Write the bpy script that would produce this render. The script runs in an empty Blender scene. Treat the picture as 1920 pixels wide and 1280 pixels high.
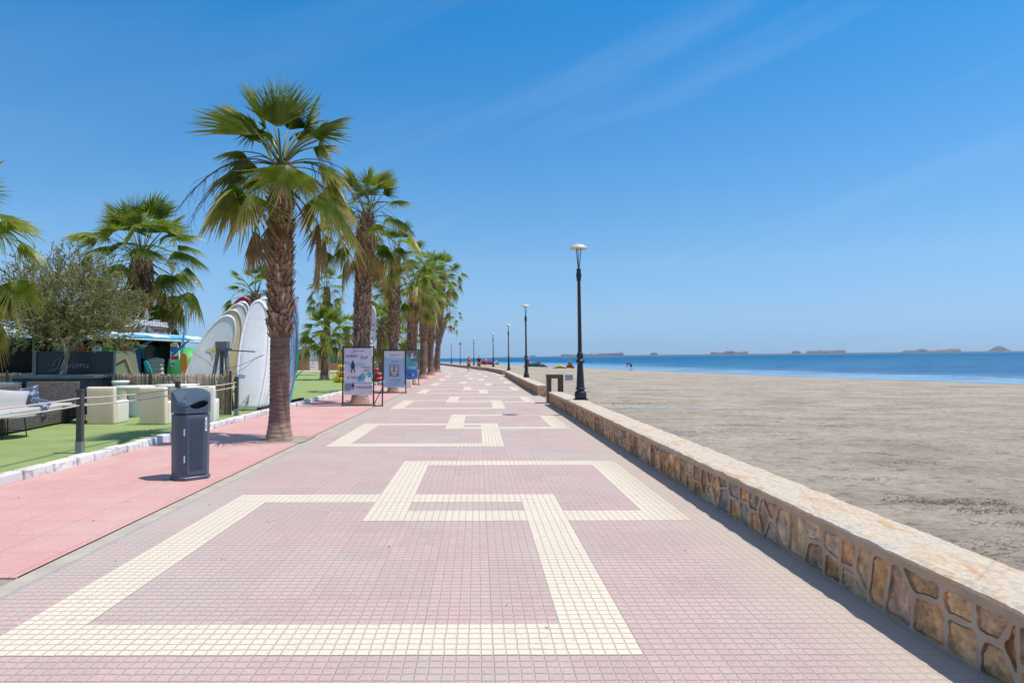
import bpy, bmesh, math, random
from mathutils import Vector, Matrix, noise as mnoise
S = bpy.context.scene
C = S.collection
R = math.radians
rnd = random.Random(7)

# ------------------------------------------------------------------ camera
F = 1200.0; CH = 1.575; ROLL = 0.002; CX0 = 895.0     # the view is shifted: its principal point lies left of the middle
_yaw = 0.0; _pit = math.atan(30.6/F)
_hr = Vector((math.cos(_yaw), -math.sin(_yaw), 0))
_hf = Vector((math.sin(_yaw), math.cos(_yaw), 0))
_f = _hf*math.cos(_pit) + Vector((0, 0, 1))*math.sin(_pit)
_u = _hr.cross(_f)
CR = _hr*math.cos(ROLL) - _u*math.sin(ROLL)
CU = _u*math.cos(ROLL) + _hr*math.sin(ROLL)
CAM = Vector((0, 0, CH))
cam = bpy.data.cameras.new('camera')
co = bpy.data.objects.new('camera', cam); C.objects.link(co)
co.matrix_world = Matrix(((CR.x, CU.x, -_f.x, 0), (CR.y, CU.y, -_f.y, 0), (CR.z, CU.z, -_f.z, CH), (0, 0, 0, 1)))
cam.sensor_width = 36; cam.shift_x = (960-CX0)/1920; cam.lens = 36*F/1920; cam.clip_start = .05; cam.clip_end = 30000
S.camera = co
S.render.resolution_x = 1024; S.render.resolution_y = 682

def ray(px, py):
    return (_f + CR*((px-CX0)/F) + CU*((640-py)/F))
def G(px, py, z=0.0):                 # pixel of the photo -> point on the level z
    d = ray(px, py); t = (z-CH)/d.z; return CAM + d*t
def A(px, py, Y):                     # pixel -> point at distance Y up the promenade
    d = ray(px, py); return CAM + d*(Y/d.y)

# ------------------------------------------------------------------ light
SUN_EL, SUN_AZ = R(67.5), R(97)
w = bpy.data.worlds.new('World'); S.world = w; w.use_nodes = True
nt = w.node_tree; N = nt.nodes; L = nt.links; N.clear()
out = N.new('ShaderNodeOutputWorld'); bg = N.new('ShaderNodeBackground')
sky = N.new('ShaderNodeTexSky'); sky.sky_type = 'NISHITA'; sky.sun_disc = False
sky.sun_elevation = SUN_EL; sky.sun_rotation = SUN_AZ; sky.air_density = 1.0; sky.dust_density = 0.15; sky.ozone_density = 3.0
hs = N.new('ShaderNodeHueSaturation'); hs.inputs['Saturation'].default_value = 1.0; hs.inputs['Value'].default_value = 1.0
L.new(sky.outputs[0], hs.inputs['Color'])
tc = N.new('ShaderNodeTexCoord')
# thin cirrus, laid out on a high flat layer: direction / height
sep = N.new('ShaderNodeSeparateXYZ'); L.new(tc.outputs['Generated'], sep.inputs[0])
mz = N.new('ShaderNodeMath'); mz.operation = 'MAXIMUM'; mz.inputs[1].default_value = .02; L.new(sep.outputs['Z'], mz.inputs[0])
az = N.new('ShaderNodeMath'); az.operation = 'ADD'; az.inputs[1].default_value = .12; L.new(mz.outputs[0], az.inputs[0])
dx = N.new('ShaderNodeMath'); dx.operation = 'DIVIDE'; L.new(sep.outputs['X'], dx.inputs[0]); L.new(az.outputs[0], dx.inputs[1])
dy = N.new('ShaderNodeMath'); dy.operation = 'DIVIDE'; L.new(sep.outputs['Y'], dy.inputs[0]); L.new(az.outputs[0], dy.inputs[1])
cb = N.new('ShaderNodeCombineXYZ'); L.new(dx.outputs[0], cb.inputs[0]); L.new(dy.outputs[0], cb.inputs[1])
mp = N.new('ShaderNodeMapping'); mp.vector_type = 'TEXTURE'; mp.inputs['Rotation'].default_value = (0, R(-20), 0); mp.inputs['Scale'].default_value = (.9, .9, .13); mp.inputs['Location'].default_value = (1.3, .4, .2)
L.new(tc.outputs['Generated'], mp.inputs[0])
no = N.new('ShaderNodeTexNoise'); no.inputs['Scale'].default_value = 1.5; no.inputs['Detail'].default_value = 7; no.inputs['Roughness'].default_value = .55; no.inputs['Distortion'].default_value = .5
L.new(mp.outputs[0], no.inputs['Vector'])
cr = N.new('ShaderNodeValToRGB'); cr.color_ramp.elements[0].position = .50; cr.color_ramp.elements[1].position = .85
cr.color_ramp.elements[1].color = (.17, .17, .17, 1)
L.new(no.outputs['Fac'], cr.inputs[0])
mx = N.new('ShaderNodeMix'); mx.data_type = 'RGBA'
ck = N.new('ShaderNodeMapRange'); ck.inputs['From Min'].default_value = -.45; ck.inputs['From Max'].default_value = .35; ck.inputs['To Min'].default_value = .25; L.new(sep.outputs['X'], ck.inputs['Value'])
cm_ = N.new('ShaderNodeMath'); cm_.operation = 'MULTIPLY'; L.new(cr.outputs[0], cm_.inputs[0]); L.new(ck.outputs[0], cm_.inputs[1]); L.new(cm_.outputs[0], mx.inputs[0]); mx.inputs[7].default_value = (3.4, 4.3, 5.0, 1)
# clear marine air: cooler tint, paler and bluer towards the horizon, by height above the horizon only; raised overhead, out of view, to lift the shade
sr_ = N.new('ShaderNodeValToRGB'); st_ = [(0, (0.216, 0.418, 0.855)), (0.025, (0.25, 0.412, 0.751)), (0.058, (0.337, 0.462, 0.674)), (0.14, (0.414, 0.569, 0.687)), (0.27, (0.312, 0.619, 0.774)), (0.48, (0.112, 0.622, 0.875)), (0.62, (0.55, 0.66, 0.70)), (0.9, (1.15, 1.05, 0.96))]
while len(sr_.color_ramp.elements) < len(st_): sr_.color_ramp.elements.new(.5)
for el_, (p_, c_) in zip(sr_.color_ramp.elements, st_): el_.position = p_; el_.color = (*c_, 1)
L.new(sep.outputs['Z'], sr_.inputs[0])
gm = N.new('ShaderNodeMix'); gm.data_type = 'RGBA'; gm.blend_type = 'MULTIPLY'; gm.inputs[0].default_value = 1
L.new(hs.outputs[0], gm.inputs[6]); L.new(sr_.outputs[0], gm.inputs[7]); L.new(gm.outputs[2], mx.inputs[6])
L.new(mx.outputs[2], bg.inputs['Color']); bg.inputs['Strength'].default_value = .186
L.new(bg.outputs[0], out.inputs[0])
sl = bpy.data.lights.new('sun', 'SUN'); sl.energy = 4.15; sl.angle = R(.5); sl.color = (1, .955, .89)
so = bpy.data.objects.new('sun', sl); C.objects.link(so)
_sd = Vector((math.sin(SUN_AZ)*math.cos(SUN_EL), math.cos(SUN_AZ)*math.cos(SUN_EL), math.sin(SUN_EL)))
so.rotation_euler = _sd.to_track_quat('Z', 'Y').to_euler(); so.location = (20, 0, 40)
S.view_settings.view_transform = 'Standard'; S.view_settings.look = 'None'
S.view_settings.exposure = 0.1; S.view_settings.gamma = 1
try:
    S.cycles.transparent_max_bounces = 8; S.cycles.volume_bounces = 0
except Exception: pass

# ------------------------------------------------------------------ materials
def newmat(name):
    m = bpy.data.materials.new(name); m.use_nodes = True
    n = m.node_tree.nodes; b = n['Principled BSDF']; return m, m.node_tree, b
def rampnode(nt, stops):
    r = nt.nodes.new('ShaderNodeValToRGB'); e = r.color_ramp.elements
    while len(e) < len(stops): e.new(.5)
    for el, (p, c) in zip(e, stops): el.position = p; el.color = (*c, 1) if len(c) == 3 else c
    return r
def mat(name, c1, c2=None, rough=.7, scale=3, bump=0, bscale=None, metal=0, detail=5, vcol=False, emit=0, stretch=None, lo=.35, hi=.65, spec=None):
    m, t, b = newmat(name); b.inputs['Roughness'].default_value = rough; b.inputs['Metallic'].default_value = metal
    if spec is not None: b.inputs['Specular IOR Level'].default_value = spec
    tc = t.nodes.new('ShaderNodeTexCoord'); src = tc.outputs['Object']
    if stretch:
        mp = t.nodes.new('ShaderNodeMapping'); mp.inputs['Scale'].default_value = stretch; t.links.new(src, mp.inputs[0]); src = mp.outputs[0]
    no = t.nodes.new('ShaderNodeTexNoise'); no.inputs['Scale'].default_value = scale; no.inputs['Detail'].default_value = detail
    t.links.new(src, no.inputs['Vector'])
    if c2 is None: c2 = tuple(x*.82 for x in c1)
    r = rampnode(t, [(lo, c1), (hi, c2)]); t.links.new(no.outputs['Fac'], r.inputs[0])
    col = r.outputs[0]
    if vcol:
        at = t.nodes.new('ShaderNodeAttribute'); at.attribute_name = 'Col'
        mx = t.nodes.new('ShaderNodeMix'); mx.data_type = 'RGBA'; mx.blend_type = 'MULTIPLY'; mx.inputs[0].default_value = 1
        t.links.new(at.outputs['Color'], mx.inputs[6]); t.links.new(col, mx.inputs[7]); col = mx.outputs[2]
    t.links.new(col, b.inputs['Base Color'])
    if bump:
        n2 = t.nodes.new('ShaderNodeTexNoise'); n2.inputs['Scale'].default_value = bscale or scale*6; n2.inputs['Detail'].default_value = 6
        t.links.new(src, n2.inputs['Vector'])
        bp = t.nodes.new('ShaderNodeBump'); bp.inputs['Strength'].default_value = 1; bp.inputs['Distance'].default_value = bump
        t.links.new(n2.outputs['Fac'], bp.inputs['Height']); t.links.new(bp.outputs[0], b.inputs['Normal'])
    return m
def mth(t, op, a, b=None, c=None):
    n = t.nodes.new('ShaderNodeMath'); n.operation = op
    for i, v in enumerate((a, b, c)):
        if v is None: continue
        if isinstance(v, (int, float)): n.inputs[i].default_value = v
        else: t.links.new(v, n.inputs[i])
    return n.outputs[0]
def mixc(t, f, a, b, mode='MIX'):
    n = t.nodes.new('ShaderNodeMix'); n.data_type = 'RGBA'; n.blend_type = mode
    for s, v in ((0, f), (6, a), (7, b)):
        if isinstance(v, (int, float)): n.inputs[s].default_value = v
        elif isinstance(v, tuple): n.inputs[s].default_value = (*v, 1)
        else: t.links.new(v, n.inputs[s])
    return n.outputs[2]
def noise(t, vec, scale, detail=4, rough=.5, dist=0):
    n = t.nodes.new('ShaderNodeTexNoise'); n.inputs['Scale'].default_value = scale; n.inputs['Detail'].default_value = detail
    n.inputs['Roughness'].default_value = rough; n.inputs['Distortion'].default_value = dist
    t.links.new(vec, n.inputs['Vector']); return n
def bump(t, b, h, dist, strength=1):
    n = t.nodes.new('ShaderNodeBump'); n.inputs['Distance'].default_value = dist; n.inputs['Strength'].default_value = strength
    t.links.new(h, n.inputs['Height']); t.links.new(n.outputs[0], b.inputs['Normal'])

SLAB = .4; OX = .08; OY = .235      # slab lattice: x = OX + i*SLAB, y = OY + j*SLAB
def paving(name, ca, cb_, cell=True, slab=SLAB, ox=OX, oy=OY, dirt=(.50, .45, .38), grout=(.42, .36, .31), edgefade=False):
    m, t, b = newmat(name); b.inputs['Roughness'].default_value = .8
    tc = t.nodes.new('ShaderNodeTexCoord'); P = tc.outputs['Object']
    # wobble
    nz = noise(t, P, 9, 2); vs = t.nodes.new('ShaderNodeVectorMath'); vs.operation = 'SUBTRACT'; t.links.new(nz.outputs['Color'], vs.inputs[0]); vs.inputs[1].default_value = (.5, .5, .5)
    sc = t.nodes.new('ShaderNodeVectorMath'); sc.operation = 'SCALE'; t.links.new(vs.outputs[0], sc.inputs[0]); sc.inputs['Scale'].default_value = .018 if cell else .004
    ad = t.nodes.new('ShaderNodeVectorMath'); ad.operation = 'ADD'; t.links.new(P, ad.inputs[0]); t.links.new(sc.outputs[0], ad.inputs[1])
    sp = t.nodes.new('ShaderNodeSeparateXYZ'); t.links.new(ad.outputs[0], sp.inputs[0])
    s0 = t.nodes.new('ShaderNodeSeparateXYZ'); t.links.new(P, s0.inputs[0])
    def lines(v, off, pitch, wdt):       # 1 on the joint
        a = mth(t, 'DIVIDE', mth(t, 'SUBTRACT', v, off), pitch)
        fr = mth(t, 'FRACT', a); d = mth(t, 'MINIMUM', fr, mth(t, 'SUBTRACT', 1.0, fr))
        dd = mth(t, 'MULTIPLY', d, pitch)
        mr = t.nodes.new('ShaderNodeMapRange'); mr.inputs['From Min'].default_value = wdt*.45; mr.inputs['From Max'].default_value = wdt
        mr.inputs['To Min'].default_value = 1; mr.inputs['To Max'].default_value = 0
        t.links.new(dd, mr.inputs['Value']); return mr.outputs[0]
    sx = lines(s0.outputs['X'], ox, slab, .0055); sy = lines(s0.outputs['Y'], oy, slab, .0045)
    sj = mth(t, 'MAXIMUM', sx, sy)
    if cell:
        cx = lines(sp.outputs['X'], ox, slab/6, .0062); cy = lines(sp.outputs['Y'], oy, slab/6, .0058)
        # long joints read stronger than the cross joints
        cj = mth(t, 'MAXIMUM', cx, mth(t, 'MULTIPLY', cy, .95)); J = mth(t, 'MAXIMUM', sj, mth(t, 'MULTIPLY', cj, .8))
    else: J = sj
    # per-slab and per-cell tint
    def idn(pitch, seed):
        ix = mth(t, 'FLOOR', mth(t, 'DIVIDE', mth(t, 'SUBTRACT', s0.outputs['X'], ox), pitch)); iy = mth(t, 'FLOOR', mth(t, 'DIVIDE', mth(t, 'SUBTRACT', s0.outputs['Y'], oy), pitch))
        cbn = t.nodes.new('ShaderNodeCombineXYZ'); t.links.new(ix, cbn.inputs[0]); t.links.new(iy, cbn.inputs[1]); cbn.inputs[2].default_value = seed
        wn = t.nodes.new('ShaderNodeTexWhiteNoise'); t.links.new(cbn.outputs[0], wn.inputs['Vector']); return wn.outputs['Value']
    big = noise(t, P, .55, 5, .6); fine = noise(t, P, 55, 4, .7); med = noise(t, P, 3.2, 5, .65)
    f = mth(t, 'ADD', mth(t, 'MULTIPLY', idn(slab, 1.3), .42), mth(t, 'MULTIPLY', med.outputs['Fac'], .5))
    if cell: f = mth(t, 'ADD', f, mth(t, 'MULTIPLY', mth(t, 'SUBTRACT', idn(slab/6, 4.1), .5), .25))
    col = mixc(t, f, ca, cb_)
    if cell:      # odd redder cells and slabs
        rn = noise(t, P, 1.1, 3, .6); pk = mth(t, 'MULTIPLY', mth(t, 'GREATER_THAN', mth(t, 'ADD', mth(t, 'MULTIPLY', idn(slab/6, 9.7), .5), mth(t, 'ADD', mth(t, 'MULTIPLY', idn(slab, 3.3), .25), mth(t, 'MULTIPLY', rn.outputs['Fac'], .5))), .76), .13)
        col = mixc(t, pk, col, tuple(v*k for v, k in zip(ca, (1.06, .80, .84))))
    fr = rampnode(t, [(.3, (.82, .82, .82)), (.7, (1.15, 1.15, 1.15))]); t.links.new(fine.outputs['Fac'], fr.inputs[0])
    col = mixc(t, 1.0, col, fr.outputs[0], 'MULTIPLY')
    dr = rampnode(t, [(.44, (0, 0, 0)), (.68, (.6, .6, .6))]); t.links.new(big.outputs['Fac'], dr.inputs[0])
    col = mixc(t, dr.outputs[0], col, dirt)
    if cell:      # sand-filled long joints are pale, the cross joints have darker grout
        col = mixc(t, mth(t, 'MULTIPLY', mth(t, 'MAXIMUM', sy, cy), .74), col, tuple(v*.62 for v in grout))
        col = mixc(t, mth(t, 'MULTIPLY', mth(t, 'MAXIMUM', sx, cx), .80), col, tuple(min(1, v*1.12) for v in grout))
    else: col = mixc(t, mth(t, 'MULTIPLY', J, .6), col, grout)
    if edgefade:     # blown sand lying along the wall
        e = t.nodes.new('ShaderNodeMapRange'); e.inputs['From Min'].default_value = 1.75; e.inputs['From Max'].default_value = 2.25
        n3 = noise(t, P, 2.4, 5, .6); t.links.new(mth(t, 'ADD', s0.outputs['X'], mth(t, 'MULTIPLY', mth(t, 'SUBTRACT', n3.outputs['Fac'], .5), .5)), e.inputs['Value'])
        col = mixc(t, mth(t, 'MULTIPLY', e.outputs[0], .75), col, (.50, .42, .335))
        e2 = t.nodes.new('ShaderNodeMapRange'); e2.inputs['From Min'].default_value = -2.75; e2.inputs['From Max'].default_value = -3.2
        t.links.new(mth(t, 'ADD', s0.outputs['X'], mth(t, 'MULTIPLY', mth(t, 'SUBTRACT', n3.outputs['Fac'], .5), .4)), e2.inputs['Value'])
        col = mixc(t, mth(t, 'MULTIPLY', e2.outputs[0], .35), col, (.46, .44, .40))
    t.links.new(col, b.inputs['Base Color'])
    # spots of dirt and worn pale scuffs
    sp_ = noise(t, P, 7.5, 6, .75, .6); rs_ = rampnode(t, [(.60, (0, 0, 0)), (.72, (.5, .5, .5))]); t.links.new(sp_.outputs['Fac'], rs_.inputs[0]); col = mixc(t, rs_.outputs[0], col, (.27, .23, .20))
    sq_ = noise(t, P, 1.7, 6, .8, 1.5); rq_ = rampnode(t, [(.58, (0, 0, 0)), (.70, (.30, .30, .30))]); t.links.new(sq_.outputs['Fac'], rq_.inputs[0]); col = mixc(t, rq_.outputs[0], col, (.66, .60, .54))
    t.links.new(col, b.inputs['Base Color'])
    h = mth(t, 'SUBTRACT', mth(t, 'MULTIPLY', fine.outputs['Fac'], .25), J)
    bump(t, b, h, .0045 if cell else .0015)
    return m
def leafmat(name, rough=.45, trans=.35):
    m, t, b = newmat(name); b.inputs['Roughness'].default_value = rough
    at = t.nodes.new('ShaderNodeAttribute'); at.attribute_name = 'Col'
    tc = t.nodes.new('ShaderNodeTexCoord'); no = noise(t, tc.outputs['Object'], 6, 4)
    r = rampnode(t, [(.3, (.75, .75, .75)), (.7, (1.2, 1.2, 1.2))]); t.links.new(no.outputs['Fac'], r.inputs[0])
    col = mixc(t, 1.0, at.outputs['Color'], r.outputs[0], 'MULTIPLY')
    t.links.new(col, b.inputs['Base Color'])
    tr = t.nodes.new('ShaderNodeBsdfTranslucent'); t.links.new(mixc(t, 1.0, col, (1.3, 1.5, .6), 'MULTIPLY'), tr.inputs['Color'])
    ms = t.nodes.new('ShaderNodeMixShader'); ms.inputs[0].default_value = trans
    t.links.new(b.outputs[0], ms.inputs[1]); t.links.new(tr.outputs[0], ms.inputs[2])
    t.links.new(ms.outputs[0], t.nodes['Material Output'].inputs['Surface']); return m

# ------------------------------------------------------------------ mesh helpers
class MB:
    def __init__(s): s.v = []; s.f = []; s.mi = []; s.c = []; s.sm = []; s.cur = (1, 1, 1); s.m = 0; s.smooth = False
    def vert(s, p): s.v.append(tuple(p)); s.c.append(s.cur); return len(s.v)-1
    def face(s, idx): s.f.append(tuple(idx)); s.mi.append(s.m); s.sm.append(s.smooth)
    def quad(s, a, b, c, d): s.face([s.vert(p) for p in (a, b, c, d)])
    def poly(s, pts): s.face([s.vert(p) for p in pts])
    def box(s, c, size, rot=None, taper=1.0):
        hx, hy, hz = (x/2 for x in size); M = rot or Matrix.Identity(3); c = Vector(c); I = []
        for z, k in ((-hz, 1), (hz, taper)):
            for x, y in ((-hx, -hy), (hx, -hy), (hx, hy), (-hx, hy)): I.append(s.vert(c + M @ Vector((x*k, y*k, z))))
        for q in ((3, 2, 1, 0), (4, 5, 6, 7), (0, 1, 5, 4), (1, 2, 6, 5), (2, 3, 7, 6), (3, 0, 4, 7)): s.face([I[i] for i in q])
    def rings(s, rings, cap=True, close=True):
        ids = [[s.vert(p) for p in r] for r in rings]; n = len(ids[0])
        for a, b in zip(ids, ids[1:]):
            for i in range(n if close else n-1):
                j = (i+1) % n; s.face((a[i], a[j], b[j], b[i]))
        if cap: s.face(ids[0][::-1]); s.face(ids[-1])
    def tube(s, pts, rad, n=8, cap=True, flat=1.0):
        pts = [Vector(p) for p in pts]; k = len(pts)
        rad = [rad]*k if isinstance(rad, (int, float)) else rad; R_ = []; prev = None
        for i, p in enumerate(pts):
            t = (pts[min(i+1, k-1)] - pts[max(i-1, 0)]).normalized()
            if prev is None: a = t.orthogonal().normalized() if abs(t.z) < .98 else Vector((1, 0, 0))
            else: a = prev
            a = (a - t*a.dot(t)).normalized(); prev = a; b = t.cross(a)
            R_.append([p + (a*math.cos(q*2*math.pi/n) + b*math.sin(q*2*math.pi/n)*flat)*rad[i] for q in range(n)])
        s.rings(R_, cap)
    def lathe(s, prof, c=(0, 0, 0), n=20, cap=True, sx=1, sy=1, rot=0):
        c = Vector(c)
        s.rings([[c + Vector((r*math.cos(q*2*math.pi/n+rot)*sx, r*math.sin(q*2*math.pi/n+rot)*sy, z)) for q in range(n)] for r, z in prof], cap)
    def build(s, name, mats, parent=None, bevel=0, seg=2):
        me = bpy.data.meshes.new(name); me.from_pydata(s.v, [], s.f)
        if not isinstance(mats, (list, tuple)): mats = [mats]
        for m in mats: me.materials.append(m)
        me.polygons.foreach_set('material_index', s.mi); me.polygons.foreach_set('use_smooth', s.sm)
        ca = me.color_attributes.new('Col', 'FLOAT_COLOR', 'POINT'); fl = []
        for c in s.c: fl += [c[0], c[1], c[2], 1]
        ca.data.foreach_set('color', fl)
        me.update(); me.validate()
        o = bpy.data.objects.new(name, me); C.objects.link(o)
        if parent: o.parent = parent
        if bevel:
            b = o.modifiers.new('bevel', 'BEVEL'); b.width = bevel; b.segments = seg; b.limit_method = 'ANGLE'; b.angle_limit = R(40)
            for p in me.polygons: p.use_smooth = True
            wn = o.modifiers.new('wn', 'WEIGHTED_NORMAL')
        return o
def tag(o, label=None, cat=None, group=None, kind=None):
    if label: o['label'] = label
    if cat: o['category'] = cat
    if group: o['group'] = group
    if kind: o['kind'] = kind
    return o
def thing(name, label, cat, loc=(0, 0, 0), rz=0, group=None):
    o = bpy.data.objects.new(name, None); C.objects.link(o); o.empty_display_size = .2
    o.location = loc; o.rotation_euler = (0, 0, rz); return tag(o, label, cat, group)
def copy_tree(o, parent=None):
    c = o.copy(); C.objects.link(c)
    if parent: c.parent = parent
    for ch in [x for x in bpy.data.objects if x.parent == o]: copy_tree(ch, c)
    return c
def spline(pts, n=6):                 # Catmull-Rom through 2D/3D points
    P = [Vector(p) for p in pts]; P = [P[0]*2-P[1]] + P + [P[-1]*2-P[-2]]; o = []
    for i in range(1, len(P)-2):
        a, b, c, d = P[i-1:i+3]
        for k in range(n):
            t = k/n; o.append(.5*((2*b) + (c-a)*t + (2*a-5*b+4*c-d)*t*t + (3*b-a-3*c+d)*t**3))
    o.append(P[-2]); return o
def text_mb(body, size, M, name, m, parent, ex=.002, shear=0, align='CENTER', sx=1.0):
    cu = bpy.data.curves.new('lettering', 'FONT'); cu.body = body; cu.size = size; cu.extrude = ex; cu.align_x = align; cu.shear = shear
    ob = bpy.data.objects.new('lettering', cu); C.objects.link(ob)
    bpy.context.view_layer.update()
    me = bpy.data.meshes.new_from_object(ob.evaluated_get(bpy.context.evaluated_depsgraph_get()))
    C.objects.unlink(ob); bpy.data.objects.remove(ob)
    me.transform(M @ Matrix.Diagonal((sx, 1, 1, 1))); me.materials.clear(); me.materials.append(m)
    o = bpy.data.objects.new(name, me); C.objects.link(o); o.parent = parent; return o
def frameM(o, x, y):                  # matrix with origin o, local x -> x, local y -> y
    x = Vector(x).normalized(); y = Vector(y).normalized(); z = x.cross(y)
    return Matrix(((x.x, y.x, z.x, o[0]), (x.y, y.y, z.y, o[1]), (x.z, y.z, z.z, o[2]), (0, 0, 0, 1)))
def script_word(mb, M, h, th):        # flowing brush lettering "Ipanema"
    strokes = [
     [(-.9, .9), (-1.25, .7), (-1.2, 1.5), (-.5, 2.3), (.15, 2.5), (-.05, 1.2), (-.4, -.2), (-1.0, -.75), (-1.9, -.8), (-2.0, -.45), (-1.2, -.2), (.5, .05)],
     [(.35, .6), (.6, 1.1), (.45, .2), (.1, -1.0), (.5, .4), (.95, 1.05), (1.15, .6), (.85, .1), (.6, .3)],
     [(2.0, .9), (1.6, 1.05), (1.35, .5), (1.6, .05), (2.0, .5), (2.1, 1.0), (2.05, .3), (2.3, .1), (2.6, .6), (2.7, 1.0), (2.6, .1), (2.9, .8), (3.25, 1.0), (3.2, .3), (3.45, .1),
      (3.7, .45), (4.15, .8), (3.95, 1.05), (3.7, .6), (3.95, .05), (4.4, .4), (4.6, 1.0), (4.5, .1), (4.8, .8), (5.1, .95), (5.05, .1), (5.35, .8), (5.65, .95), (5.6, .3), (5.85, .1)],
     [(6.7, .9), (6.3, 1.05), (6.0, .5), (6.25, .05), (6.65, .5), (6.8, 1.0), (6.75, .3), (7.0, .1), (7.3, .35)]]
    for st in strokes:
        pts = spline([(a+.2*b, b, 0) for a, b in st], 5)
        q = [M @ Vector((p.x*h, p.y*h, th)) for p in pts]
        mb.tube(q, [th*(1.15 if (pts[max(0, i-1)].y-p.y) > .05 else .75) for i, p in enumerate(pts)], 5)
# ------------------------------------------------------------------ the course of the promenade
CP = [(-60, 0), (0, 0), (56, 0), (64, -.1), (78, -1.2), (90, -2.9), (104, -5.0), (118, -7.0), (130, -8.7), (144, -11), (165, -15), (200, -24), (300, -62), (500, -170), (900, -430), (1500, -900)]
def cx(Y):
    for (a, b), (c, d) in zip(CP, CP[1:]):
        if a <= Y <= c: return b + (d-b)*(Y-a)/(c-a)
    return CP[-1][1]
def strip(name, x0, x1, y0, y1, z, m, label=None, nx=1, step=4.0):
    mb = MB(); Y = [y0]
    while Y[-1] < y1: Y.append(min(y1, Y[-1]+step*(1 if Y[-1] < 60 else 1.5)))
    g = [[mb.vert((x0+(x1-x0)*i/nx + cx(y), y, z)) for i in range(nx+1)] for y in Y]
    for a, b in zip(g, g[1:]):
        for i in range(nx): mb.face((a[i], a[i+1], b[i+1], b[i]))
    return tag(mb.build(name, m), label, kind='structure')
M = {}
M['purple'] = paving('paving_mauve', (.60, .405, .365), (.44, .325, .295), edgefade=True)
M['cream'] = paving('paving_cream', (.77, .665, .52), (.69, .60, .46), dirt=(.66, .56, .44), grout=(.50, .40, .31), edgefade=True)
M['red'] = paving('paving_red', (.64, .34, .305), (.57, .305, .275), cell=False, slab=.5, ox=-3.36, oy=4.72, dirt=(.62, .45, .38), grout=(.34, .16, .13))
M['cement'] = mat('cement', (.50, .43, .35), (.40, .355, .29), .9, 4, bump=.004, bscale=60)
M['turf'] = mat('turf', (.30, .375, .13), (.23, .30, .095), .9, 1.3, bump=.01, bscale=130, lo=.3, hi=.7)
M['soil'] = mat('soil', (.42, .35, .27), (.30, .25, .19), .95, 3, bump=.02, bscale=25)
# land: one sheet from far behind to the coast
mb = MB(); g = []
for y in (-200, -60, 0, 56, 64, 78, 90, 104, 118, 130, 144, 165, 200, 300, 500, 900, 1500):
    g.append([mb.vert((-4000, y, -.03)), mb.vert((-60+cx(y), y, -.03)), mb.vert((2.7+cx(y), y, -.03))])
for a, b in zip(g, g[1:]):
    for i in range(2): mb.face((a[i], a[i+1], b[i+1], b[i]))
tag(mb.build('ground', M['soil']), kind='structure')
strip('promenade_paving', -3.20, 2.62, -3, 260, 0, M['purple'], nx=4)
strip('paving_joint', -3.30, -3.14, -3, 200, .0025, M['cement'])
strip('bare_soil', -5.9, -3.30, -3, 4.62, -.004, M['soil'])
mb = MB(); mb.box((-4.58, 4.622, .004), (2.56, .012, .016)); tag(mb.build('pavement_edge', M['red']), kind='structure')
RX0, RX1 = -5.86, -3.30
strip('red_pavement', RX0, RX1, 4.62, 200, .013, M['red'], nx=2)
strip('lawn', -60, -5.98, 3, 73, .03, M['turf'], nx=6)
strip('back_path', -60, -6.3, 73, 81, .035, M['cement'], nx=2)
# cream bands: square outlines one slab wide
mb = MB(); cells = set()
for n in range(-1, 11):
    a = int(round(8 + 20.5*n))
    for x0, x1, y0, y1 in ((-7, 2 if n % 2 == 0 else 1, a, a+10), (-3 if n % 2 == 0 else -2, 5, a+7, a+16)):
        for i in range(x0, x1):
            for j in range(y0, y1):
                if i in (x0, x1-1) or j in (y0, y1-1): cells.add((i, j))
for i, j in sorted(cells):
    x0, x1, y0, y1 = OX+i*SLAB, OX+(i+1)*SLAB, OY+j*SLAB, OY+(j+1)*SLAB; o = cx(y0), cx(y1)
    mb.quad((x0+o[0], y0, .0015), (x1+o[0], y0, .0015), (x1+o[1], y1, .0015), (x0+o[1], y1, .0015))
tag(mb.build('cream_paving_bands', M['cream']), kind='structure')
# far curving run of the same bands
# kerb of whitewashed stones
M['kerb'] = mat('whitewash', (.78, .77, .76), (.36, .33, .32), .85, 7, bump=.01, bscale=30, lo=.52, hi=.72, vcol=True)
mb = MB(); y = 2.2
while y < 150:
    ln = rnd.uniform(.42, .62); o = cx(y+ln/2); g_ = rnd.uniform(.82, 1.05); mb.cur = (g_, g_*.985, g_*.97)
    mb.box((-5.96+o+rnd.uniform(-.012, .012), y+ln/2, .055+rnd.uniform(-.008, .008)), (.19, ln-.018, .15), Matrix.Rotation(rnd.uniform(-.02, .02)+math.atan((cx(y)-cx(y+1))), 3, 'Z'), .93); y += ln
kb = mb.build('kerb', M['kerb'], bevel=.02); tag(kb, kind='structure')

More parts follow.
